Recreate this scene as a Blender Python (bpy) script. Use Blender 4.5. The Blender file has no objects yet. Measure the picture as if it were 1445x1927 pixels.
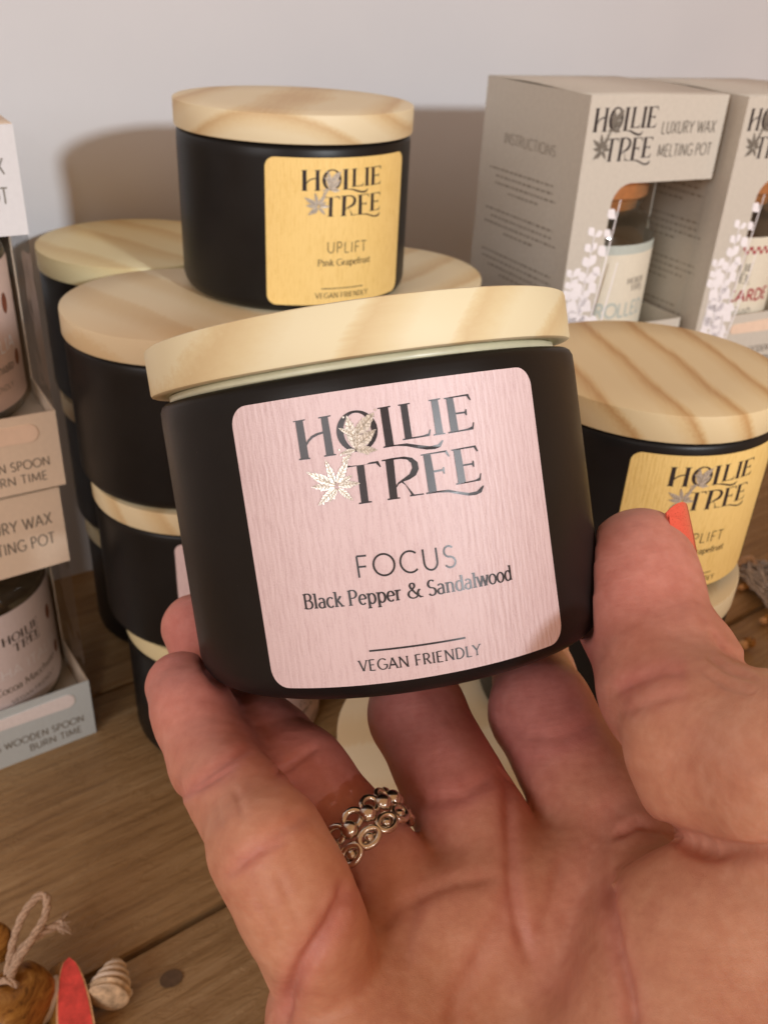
import bpy, bmesh, math, random
import numpy as np
from mathutils import Vector, Matrix, geometry

random.seed(7)
MM = 0.001
SC = bpy.context.scene
COL = SC.collection

# ------------------------------------------------------------------ camera
PITCH, ROLL, EYE_Z = math.radians(30.4), math.radians(3.2), 285.0
FOCAL_PX, PX_W, PX_H = 1700.0, 1445.0, 1927.0
_r0 = np.array([1, 0, 0.0])
_fw = np.array([0, math.cos(PITCH), -math.sin(PITCH)])
_u0 = np.array([0, math.sin(PITCH), math.cos(PITCH)])
CAM_R = math.cos(ROLL) * _r0 + math.sin(ROLL) * _u0
CAM_U = math.cos(ROLL) * _u0 - math.sin(ROLL) * _r0
CAM_F = _fw
CAM_C = np.array([0, 0, EYE_Z])
cam_data = bpy.data.cameras.new('camera')
cam_data.sensor_fit = 'HORIZONTAL'
cam_data.sensor_width = 36.0
cam_data.lens = 36.0 * FOCAL_PX / PX_W
cam_data.clip_start = 0.005
cam_data.clip_end = 20.0
cam_data.dof.use_dof = True
cam_data.dof.focus_distance = 0.146
cam_data.dof.aperture_fstop = 50.0
cam = bpy.data.objects.new('camera', cam_data)
COL.objects.link(cam)
_m = Matrix.Identity(4)
for _i in range(3):
    _m[_i][0], _m[_i][1], _m[_i][2], _m[_i][3] = CAM_R[_i], CAM_U[_i], -CAM_F[_i], CAM_C[_i] * MM
cam.matrix_world = _m
SC.camera = cam

# ------------------------------------------------------------------ world and lamps
world = bpy.data.worlds.new('World')
SC.world = world
world.use_nodes = True
bg = world.node_tree.nodes['Background']
bg.inputs[0].default_value = (0.76, 0.40, 0.19, 1)
bg.inputs[1].default_value = 0.68

def lamp(name, kind, loc, target, energy, color, **kw):
    d = bpy.data.lights.new(name, kind)
    d.energy = energy
    d.color = color
    for k, v in kw.items():
        setattr(d, k, v)
    o = bpy.data.objects.new(name, d)
    COL.objects.link(o)
    o.location = loc
    o.rotation_euler = (Vector(target) - Vector(loc)).to_track_quat('-Z', 'Y').to_euler()
    return o

# window light from behind the viewer on the right: low, small, so shadows fall on the wall to the left
lamp('window_light', 'SPOT', (1.00, -1.08, 0.76), (0.105, 0.402, 0.510), 88, (0.92, 0.96, 1.0),
     spot_size=math.radians(28.7), spot_blend=0.06, shadow_soft_size=0.06)
# broad cool daylight from the upper left in front of the shelf
lamp('sky_light', 'AREA', (-0.62, -0.95, 0.66), (-0.06, 0.20, 0.12), 6.6, (0.97, 0.97, 1.0), shape='RECTANGLE', size=0.7, size_y=0.6)
# soft spot added as fill to brighten the left boxes, no known source
lamp('left_box_fill', 'SPOT', (0.16, -1.15, 0.58), (-0.185, 0.27, 0.10), 26, (1.0, 0.97, 0.95),
     spot_size=math.radians(10.0), spot_blend=0.9, shadow_soft_size=0.09)

SC.view_settings.view_transform = 'Standard'
SC.view_settings.look = 'None'
SC.view_settings.exposure = 0.0
SC.view_settings.gamma = 1.0
SC.render.film_transparent = False
SC.cycles.use_denoising = True
SC.cycles.max_bounces = 10
SC.cycles.transparent_max_bounces = 16

# ------------------------------------------------------------------ helpers
def sight(px, py, depth):
    """a point DEPTH mm in front of the eye, seen at a photograph position (mm)"""
    return CAM_C + depth * (CAM_F + (px - PX_W / 2) / FOCAL_PX * CAM_R - (py - PX_H / 2) / FOCAL_PX * CAM_U)

def sight_z(px, py, z):
    d = CAM_F + (px - PX_W / 2) / FOCAL_PX * CAM_R - (py - PX_H / 2) / FOCAL_PX * CAM_U
    return CAM_C + d * ((z - CAM_C[2]) / d[2])

def mesh_object(name, verts, faces, mat, parent=None, smooth=False, matrix=None):
    """verts in mm"""
    me = bpy.data.meshes.new(name)
    me.from_pydata([tuple(float(c) * MM for c in v) for v in verts], [], [tuple(f) for f in faces])
    me.update()
    return link_mesh(name, me, mat, parent, smooth, matrix)

def link_mesh(name, me, mat, parent=None, smooth=False, matrix=None):
    if smooth:
        me.polygons.foreach_set('use_smooth', [True] * len(me.polygons))
    me.materials.clear()
    me.materials.append(mat)
    o = bpy.data.objects.new(name, me)
    COL.objects.link(o)
    o.parent = parent
    if matrix is not None:
        o.matrix_local = matrix
    return o

def tag(o, label=None, category=None, group=None, kind=None):
    if label: o['label'] = label
    if category: o['category'] = category
    if group: o['group'] = group
    if kind: o['kind'] = kind
    return o

def empty(name, matrix):
    o = bpy.data.objects.new(name, None)
    COL.objects.link(o)
    o.matrix_world = matrix
    o.empty_display_size = 0.01
    return o

def place(x, y, z, rz=0.0):
    return Matrix.Translation((x * MM, y * MM, z * MM)) @ Matrix.Rotation(rz, 4, 'Z')

def shade_by_angle(o, deg=40):
    me = o.data
    me.polygons.foreach_set('use_smooth', [True] * len(me.polygons))
    bm = bmesh.new(); bm.from_mesh(me)
    lim = math.radians(deg)
    for e in bm.edges:
        if len(e.link_faces) == 2 and e.calc_face_angle(0) > lim:
            e.smooth = False
    bm.to_mesh(me); bm.free()

def lathe(profile, seg=96):
    """profile [(r,z)] bottom to top"""
    V, F = [], []
    for r, z in profile:
        for i in range(seg):
            a = 2 * math.pi * i / seg
            V.append((r * math.cos(a), r * math.sin(a), z))
    n = len(profile)
    for j in range(n - 1):
        for i in range(seg):
            k = (i + 1) % seg
            F.append((j * seg + i, j * seg + k, (j + 1) * seg + k, (j + 1) * seg + i))
    F.append(tuple(range(seg))[::-1])
    F.append(tuple((n - 1) * seg + i for i in range(seg)))
    return V, F

def box_mesh(x0, x1, y0, y1, z0, z1, bev=0.0):
    bm = bmesh.new()
    bmesh.ops.create_cube(bm, size=1.0)
    for v in bm.verts:
        v.co = Vector(((x0 + x1) / 2 + v.co.x * (x1 - x0), (y0 + y1) / 2 + v.co.y * (y1 - y0), (z0 + z1) / 2 + v.co.z * (z1 - z0))) * MM
    if bev:
        bmesh.ops.bevel(bm, geom=bm.edges[:], offset=bev * MM, segments=2, affect='EDGES', profile=0.6)
    me = bpy.data.meshes.new('box')
    bm.to_mesh(me); bm.free()
    return me

def tube(points, radii, seg=10, closed=False):
    P = [np.array(p, float) for p in points]
    n = len(P)
    if not hasattr(radii, '__len__'): radii = [radii] * n
    V, F = [], []
    prev = None
    for i in range(n):
        if closed: t = P[(i + 1) % n] - P[i - 1]
        else: t = P[min(i + 1, n - 1)] - P[max(i - 1, 0)]
        t = t / (np.linalg.norm(t) + 1e-9)
        if prev is None:
            a = np.array([0, 0, 1.0]) if abs(t[2]) < 0.9 else np.array([1.0, 0, 0])
        else: a = prev
        n1 = a - t * (a @ t); n1 /= np.linalg.norm(n1) + 1e-9
        prev = n1
        n2 = np.cross(t, n1)
        for k in range(seg):
            an = 2 * math.pi * k / seg
            V.append(P[i] + radii[i] * (math.cos(an) * n1 + math.sin(an) * n2))
    for i in range(n if closed else n - 1):
        j = (i + 1) % n
        for k in range(seg):
            l = (k + 1) % seg
            F.append((i * seg + k, i * seg + l, j * seg + l, j * seg + k))
    if not closed:
        F.append(tuple(range(seg))[::-1]); F.append(tuple((n - 1) * seg + k for k in range(seg)))
    return V, F

def ellipsoid(c, r, seg=16, rings=10, rot=None, bump=0.0, rnd=None):
    V, F = [], []
    for j in range(rings + 1):
        ph = math.pi * j / rings - math.pi / 2
        for i in range(seg):
            a = 2 * math.pi * i / seg
            k = 1 + (rnd.uniform(-bump, bump) if rnd else 0)
            v = np.array([r[0] * math.cos(ph) * math.cos(a), r[1] * math.cos(ph) * math.sin(a), r[2] * math.sin(ph)]) * k
            if rot is not None: v = rot @ v
            V.append(np.array(c) + v)
    for j in range(rings):
        for i in range(seg):
            k = (i + 1) % seg
            F.append((j * seg + i, j * seg + k, (j + 1) * seg + k, (j + 1) * seg + i))
    return V, F

def join(parts):
    V, F = [], []
    for v, f in parts:
        o = len(V)
        V += list(v)
        F += [tuple(i + o for i in q) for q in f]
    return V, F

# ------------------------------------------------------------------ materials
def new_mat(name):
    m = bpy.data.materials.new(name)
    m.use_nodes = True
    nt = m.node_tree
    return m, nt, nt.nodes['Principled BSDF']

def N(nt, t, **kw):
    n = nt.nodes.new(t)
    for k, v in kw.items():
        if k in n.inputs.keys(): n.inputs[k].default_value = v
        else: setattr(n, k, v)
    return n

def ramp(nt, stops, fac):
    r = nt.nodes.new('ShaderNodeValToRGB')
    while len(r.color_ramp.elements) < len(stops): r.color_ramp.elements.new(0.5)
    for e, (p, c) in zip(r.color_ramp.elements, stops):
        e.position = p; e.color = (*c, 1)
    nt.links.new(fac, r.inputs[0])
    return r

def coords(nt, scale, rot=(0, 0, 0), loc=(0, 0, 0)):
    tc = nt.nodes.new('ShaderNodeTexCoord')
    mp = nt.nodes.new('ShaderNodeMapping')
    mp.inputs['Scale'].default_value = scale
    mp.inputs['Rotation'].default_value = rot
    mp.inputs['Location'].default_value = loc
    nt.links.new(tc.outputs['Object'], mp.inputs[0])
    return mp.outputs[0]

def noise(nt, vec, scale=1.0, detail=4, rough=0.5, dist=0.0):
    n = nt.nodes.new('ShaderNodeTexNoise')
    n.inputs['Scale'].default_value = scale
    n.inputs['Detail'].default_value = detail
    n.inputs['Roughness'].default_value = rough
    n.inputs['Distortion'].default_value = dist
    nt.links.new(vec, n.inputs['Vector'])
    return n

def math_node(nt, op, a, b=None):
    n = nt.nodes.new('ShaderNodeMath'); n.operation = op
    for i, v in enumerate((a, b)):
        if v is None: continue
        if isinstance(v, (int, float)): n.inputs[i].default_value = v
        else: nt.links.new(v, n.inputs[i])
    return n.outputs[0]

def bump(nt, bsdf, height, strength=0.3, dist=0.0002, normal=None):
    b = nt.nodes.new('ShaderNodeBump')
    b.inputs['Strength'].default_value = strength
    b.inputs['Distance'].default_value = dist
    nt.links.new(height, b.inputs['Height'])
    if normal is not None: nt.links.new(normal, b.inputs['Normal'])
    nt.links.new(b.outputs[0], bsdf.inputs['Normal'])
    return b.outputs[0]

def plain(name, col, rough=0.5, metal=0.0, spec=0.5, grain=0.0, gscale=900):
    m, nt, b = new_mat(name)
    b.inputs['Roughness'].default_value = rough
    b.inputs['Metallic'].default_value = metal
    b.inputs['Specular IOR Level'].default_value = spec
    v = coords(nt, (gscale,) * 3)
    n = noise(nt, v, 1.0, 4, 0.6)
    lo = [max(0, c * (1 - grain)) for c in col]; hi = [min(1, c * (1 + grain)) for c in col]
    r = ramp(nt, [(0.3, lo), (0.7, hi)], n.outputs['Fac'])
    nt.links.new(r.outputs[0], b.inputs['Base Color'])
    return m

def wood_lid(name, angle, shift=(0.0, -18.0), pitch=9.0, tint=(1, 1, 1), wobble=5.0, line=1.0):
    """pale pine: growth rings about an axis lying in the lid's plane"""
    m, nt, b = new_mat(name)
    v = coords(nt, (1000,) * 3, (0, 0, angle))
    wob = noise(nt, coords(nt, (28, 28, 28), (0, 0, angle)), 1.0, 3, 0.5)
    sep = nt.nodes.new('ShaderNodeSeparateXYZ'); nt.links.new(v, sep.inputs[0])
    x = math_node(nt, 'ADD', sep.outputs[0], shift[0])
    z = math_node(nt, 'ADD', sep.outputs[2], -shift[1])
    r2 = math_node(nt, 'ADD', math_node(nt, 'MULTIPLY', x, x), math_node(nt, 'MULTIPLY', z, z))
    r = math_node(nt, 'SQRT', r2)
    r = math_node(nt, 'ADD', r, math_node(nt, 'MULTIPLY', wob.outputs['Fac'], wobble))
    fr = math_node(nt, 'FRACT', math_node(nt, 'DIVIDE', r, pitch))
    fine = noise(nt, coords(nt, (900, 60, 900), (0, 0, angle)), 1.0, 5, 0.65)
    fr2 = math_node(nt, 'ADD', fr, math_node(nt, 'MULTIPLY', math_node(nt, 'SUBTRACT', fine.outputs['Fac'], 0.5), 0.18))
    t = tint
    c1 = (0.73 * t[0], 0.665 * t[1], 0.475 * t[2]); c2 = (0.68 * t[0], 0.575 * t[1], 0.365 * t[2]); c3 = tuple(a + (b_ - a) * line for a, b_ in zip(c2, (0.53 * t[0], 0.36 * t[1], 0.18 * t[2])))
    cr = ramp(nt, [(0.0, c1), (0.42, c1), (0.66, c2), (0.84, c3), (0.93, c2), (1.0, c1)], fr2)
    nt.links.new(cr.outputs[0], b.inputs['Base Color'])
    b.inputs['Roughness'].default_value = 0.5
    b.inputs['Specular IOR Level'].default_value = 0.35
    bump(nt, b, fine.outputs['Fac'], 0.25, 0.0001)
    return m

def paper_label(name, col, dark):
    """textured felt paper with upright ribs"""
    m, nt, b = new_mat(name)
    rib = noise(nt, coords(nt, (1700, 1700, 240)), 1.0, 3, 0.6, 0.4)
    fib = noise(nt, coords(nt, (5200, 5200, 3800)), 1.0, 2, 0.5)
    big = noise(nt, coords(nt, (60, 60, 60)), 1.0, 3, 0.5)
    mix = math_node(nt, 'ADD', math_node(nt, 'MULTIPLY', rib.outputs['Fac'], 0.65), math_node(nt, 'MULTIPLY', fib.outputs['Fac'], 0.35))
    cr = ramp(nt, [(0.36, dark), (0.52, col)], math_node(nt, 'ADD', mix, math_node(nt, 'MULTIPLY', math_node(nt, 'SUBTRACT', big.outputs['Fac'], 0.5), 0.15)))
    nt.links.new(cr.outputs[0], b.inputs['Base Color'])
    b.inputs['Roughness'].default_value = 0.42
    b.inputs['Specular IOR Level'].default_value = 0.55
    # laid lines running up the paper, about 1.1 mm apart round the jar
    tc = nt.nodes.new('ShaderNodeTexCoord'); sp = nt.nodes.new('ShaderNodeSeparateXYZ'); nt.links.new(tc.outputs['Object'], sp.inputs[0])
    ang = math_node(nt, 'ARCTAN2', sp.outputs[1], sp.outputs[0])
    wv = noise(nt, coords(nt, (700, 700, 260)), 1.0, 2, 0.5)
    ln = math_node(nt, 'SINE', math_node(nt, 'ADD', math_node(nt, 'MULTIPLY', ang, 2 * math.pi * 40 / 1.15), math_node(nt, 'MULTIPLY', wv.outputs['Fac'], 7.0)))
    bump(nt, b, math_node(nt, 'ADD', mix, math_node(nt, 'MULTIPLY', ln, 0.10)), 0.6, 0.00026)
    return m

M = {}
def mat_jar():
    m, nt, b = new_mat('matt_black_coating')
    n = noise(nt, coords(nt, (45, 45, 45)), 1.0, 4, 0.6)
    s = noise(nt, coords(nt, (2200,) * 3), 1.0, 2, 0.5)
    cr = ramp(nt, [(0.3, (0.006, 0.006, 0.0062)), (0.7, (0.010, 0.0098, 0.0098))], n.outputs['Fac'])
    speck = ramp(nt, [(0.80, (0, 0, 0)), (0.83, (0.25, 0.24, 0.22))], s.outputs['Fac'])
    mx = N(nt, 'ShaderNodeMix', data_type='RGBA', blend_type='ADD')
    mx.inputs[0].default_value = 1.0
    nt.links.new(cr.outputs[0], mx.inputs[6]); nt.links.new(speck.outputs[0], mx.inputs[7])
    nt.links.new(mx.outputs[2], b.inputs['Base Color'])
    rr = ramp(nt, [(0.3, (0.36,) * 3), (0.7, (0.46,) * 3)], n.outputs['Fac'])
    nt.links.new(rr.outputs[0], b.inputs['Roughness'])
    b.inputs['Specular IOR Level'].default_value = 0.26
    bump(nt, b, s.outputs['Fac'], 0.12, 0.0001)
    return m
M['jar'] = mat_jar()
M['pink'] = paper_label('pink_felt_paper', (0.735, 0.60, 0.625), (0.65, 0.51, 0.535))
M['yellow'] = paper_label('yellow_felt_paper', (0.86, 0.63, 0.235), (0.76, 0.53, 0.17))
M['ink'] = plain('black_ink', (0.018, 0.016, 0.022), 0.33, spec=0.6, grain=0.3, gscale=3000)
M['ink_brown'] = plain('brown_ink', (0.09, 0.065, 0.03), 0.4, grain=0.2, gscale=3000)
M['foil'] = plain('champagne_foil', (0.66, 0.63, 0.57), 0.32, 0.45, grain=0.40, gscale=2600)
M['foil_dark'] = plain('foil_vein_line', (0.40, 0.35, 0.27), 0.4, 0.4, grain=0.3, gscale=2600)  # darker foil tone for the leaf veins
M['seal'] = plain('pale_silicone_seal', (0.62, 0.60, 0.42), 0.35, grain=0.06, gscale=300)
M['card'] = plain('greige_card', (0.58, 0.55, 0.48), 0.55, grain=0.04, gscale=500)
M['card_in'] = plain('card_inside', (0.50, 0.47, 0.41), 0.7, grain=0.05, gscale=500)
M['card_peach'] = plain('peach_card', (0.72, 0.60, 0.47), 0.5, grain=0.03, gscale=500)
M['card_cool'] = plain('pale_blue_card', (0.56, 0.66, 0.70), 0.5, grain=0.03, gscale=500)
M['card_pale'] = plain('pale_grey_card', (0.62, 0.63, 0.65), 0.5, grain=0.03, gscale=500)
M['ink_faint'] = plain('faint_ink', (0.33, 0.295, 0.24), 0.5, grain=0.2, gscale=2000)
M['ink_grey'] = plain('grey_ink', (0.17, 0.155, 0.13), 0.5, grain=0.2, gscale=2000)
M['white_ink'] = plain('white_ink', (0.88, 0.87, 0.90), 0.5, grain=0.05, gscale=600)
M['copper'] = plain('copper_lid', (0.70, 0.33, 0.14), 0.28, 0.6, grain=0.1, gscale=400)
M['silver'] = plain('aged_silver', (0.68, 0.62, 0.55), 0.24, 1.0, grain=0.15, gscale=1400)
M['cream_paper'] = plain('cream_paper', (0.84, 0.80, 0.66), 0.6, grain=0.03, gscale=500)
M['mint_paper'] = plain('mint_paper', (0.55, 0.62, 0.57), 0.6, grain=0.10, gscale=1500)
M['blush_paper'] = plain('blush_paper', (0.78, 0.60, 0.53), 0.45, grain=0.03, gscale=500)
M['lilac_paper'] = plain('lilac_white_paper', (0.80, 0.73, 0.74), 0.4, grain=0.03, gscale=500)
M['red_ink'] = plain('red_ink', (0.42, 0.03, 0.05), 0.5, grain=0.1, gscale=1000)
M['bean'] = plain('brown_bean_print', (0.24, 0.075, 0.04), 0.5, grain=0.3, gscale=1200)
M['spoon'] = plain('birch_spoon', (0.80, 0.62, 0.48), 0.6, grain=0.05, gscale=200)

def mat_film(name, rough, tint=(1, 1, 1), k=0.10):
    m, nt, b = new_mat(name)
    nt.nodes.remove(b)
    out = nt.nodes['Material Output']
    tr = N(nt, 'ShaderNodeBsdfTransparent'); tr.inputs[0].default_value = (*tint, 1)
    gl = N(nt, 'ShaderNodeBsdfGlossy'); gl.inputs['Roughness'].default_value = rough
    lw = N(nt, 'ShaderNodeLayerWeight'); lw.inputs[0].default_value = 0.5
    fac = math_node(nt, 'MULTIPLY', math_node(nt, 'POWER', lw.outputs['Facing'], 4.0), 0.75)
    n = noise(nt, coords(nt, (55, 55, 55)), 1.0, 2, 0.5)
    bp = nt.nodes.new('ShaderNodeBump'); bp.inputs['Strength'].default_value = 0.25; bp.inputs['Distance'].default_value = 0.004
    nt.links.new(n.outputs['Fac'], bp.inputs['Height'])
    nt.links.new(bp.outputs[0], gl.inputs['Normal'])
    mx = N(nt, 'ShaderNodeMixShader')
    nt.links.new(math_node(nt, 'ADD', fac, 0.03 + k * 0.15), mx.inputs[0])
    nt.links.new(tr.outputs[0], mx.inputs[1]); nt.links.new(gl.outputs[0], mx.inputs[2])
    nt.links.new(mx.outputs[0], out.inputs['Surface'])
    return m
M['film'] = mat_film('clear_film', 0.08, (0.97, 0.97, 0.97))
M['glass'] = mat_film('jar_glass', 0.05, (0.86, 0.88, 0.86), 0.3)

def mat_wall():
    m, nt, b = new_mat('painted_wall')
    n = noise(nt, coords(nt, (5, 5, 5)), 1.0, 5, 0.55)
    n2 = noise(nt, coords(nt, (220, 220, 220)), 1.0, 3, 0.5)
    cr = ramp(nt, [(0.3, (0.55, 0.57, 0.60)), (0.7, (0.60, 0.615, 0.64))], n.outputs['Fac'])
    nt.links.new(cr.outputs[0], b.inputs['Base Color'])
    b.inputs['Roughness'].default_value = 0.75
    bump(nt, b, n2.outputs['Fac'], 0.12, 0.0006)
    return m
M['wall'] = mat_wall()

def mat_shelf():
    m, nt, b = new_mat('brown_stained_board')
    g = noise(nt, coords(nt, (7, 130, 130)), 1.0, 6, 0.6, 0.6)
    g2 = noise(nt, coords(nt, (26, 420, 420)), 1.0, 5, 0.65, 0.3)
    big = noise(nt, coords(nt, (9, 16, 16)), 1.0, 3, 0.5)
    s = math_node(nt, 'ADD', math_node(nt, 'MULTIPLY', g.outputs['Fac'], 0.6), math_node(nt, 'MULTIPLY', g2.outputs['Fac'], 0.4))
    cr = ramp(nt, [(0.30, (0.21, 0.125, 0.052)), (0.50, (0.36, 0.235, 0.11)), (0.68, (0.48, 0.345, 0.19))], s)
    mx = N(nt, 'ShaderNodeMix', data_type='RGBA', blend_type='MULTIPLY'); mx.inputs[0].default_value = 0.6
    br = ramp(nt, [(0.3, (0.7, 0.66, 0.62)), (0.7, (1, 1, 1))], big.outputs['Fac'])
    nt.links.new(cr.outputs[0], mx.inputs[6]); nt.links.new(br.outputs[0], mx.inputs[7])
    nt.links.new(mx.outputs[2], b.inputs['Base Color'])
    b.inputs['Roughness'].default_value = 0.36
    b.inputs['Specular IOR Level'].default_value = 0.5
    # worn band of open grain with small torn fibres
    tear = noise(nt, coords(nt, (70, 300, 300)), 1.0, 4, 0.7, 0.8)
    tr = ramp(nt, [(0.45, (0, 0, 0)), (0.62, (1, 1, 1))], tear.outputs['Fac'])
    h = math_node(nt, 'ADD', s, math_node(nt, 'MULTIPLY', tr.outputs[0], 0.30))
    bump(nt, b, h, 0.7, 0.0013)
    return m
M['shelf'] = mat_shelf()
M['knot'] = plain('dark_knot', (0.11, 0.07, 0.04), 0.6, grain=0.3, gscale=500)

# ------------------------------------------------------------------ setting: wall and shelf boards
WALL_N = np.array([-math.sin(math.radians(34)), math.cos(math.radians(34)), 0])
WALL_D = 425.0
wall_e = np.array([WALL_N[1], -WALL_N[0], 0])
wc = WALL_N * WALL_D
tag(mesh_object('wall', [wc - wall_e * 1500 + [0, 0, -20], wc + wall_e * 1500 + [0, 0, -20], wc + wall_e * 1500 + [0, 0, 1400], wc - wall_e * 1500 + [0, 0, 1400],
     wc - wall_e * 1500 + WALL_N * 60 + [0, 0, -20], wc + wall_e * 1500 + WALL_N * 60 + [0, 0, -20], wc + wall_e * 1500 + WALL_N * 60 + [0, 0, 1400], wc - wall_e * 1500 + WALL_N * 60 + [0, 0, 1400]],
    [(0, 1, 2, 3), (5, 4, 7, 6), (3, 2, 6, 7), (0, 4, 5, 1)], M['wall']), kind='structure')

shelf = empty('shelf', place(0, 0, 0, math.radians(38)))
tag(shelf, kind='structure')
# board direction runs along local x; joints at 192 and 320 mm from the eye's foot point
edge = [-64 + 0.0, 64.0, 192.0, 320.0, 448.0]
for i in range(4):
    me = box_mesh(-420, 900, edge[i] + 1.3, edge[i + 1] - 1.3, -18, 0 - (0.5 if i % 2 else 0.0), 1.6)
    o = link_mesh('plank', me, M['shelf'], shelf, True)
    shade_by_angle(o, 30)
    o.location.x = 0.011 * i
k = sight_z(322, 1842, 0.15)
V, F = lathe([(0.5, 0), (2.6, 0.02), (3.0, 0.0)], 24)
kn = mesh_object('knot', [(v[0] * 1.25, v[1], 0) for v in V[:24 * 3]], [tuple(range(48, 72))], M['knot'], shelf)
kn.matrix_world = place(k[0], k[1], 0.12, 0.5)

# ------------------------------------------------------------------ lettering
def arc(cx, cy, rx, ry, a0, a1, n=10):
    return [(cx + rx * math.cos(math.radians(a0 + (a1 - a0) * i / n)), cy + ry * math.sin(math.radians(a0 + (a1 - a0) * i / n))) for i in range(n + 1)]

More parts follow.
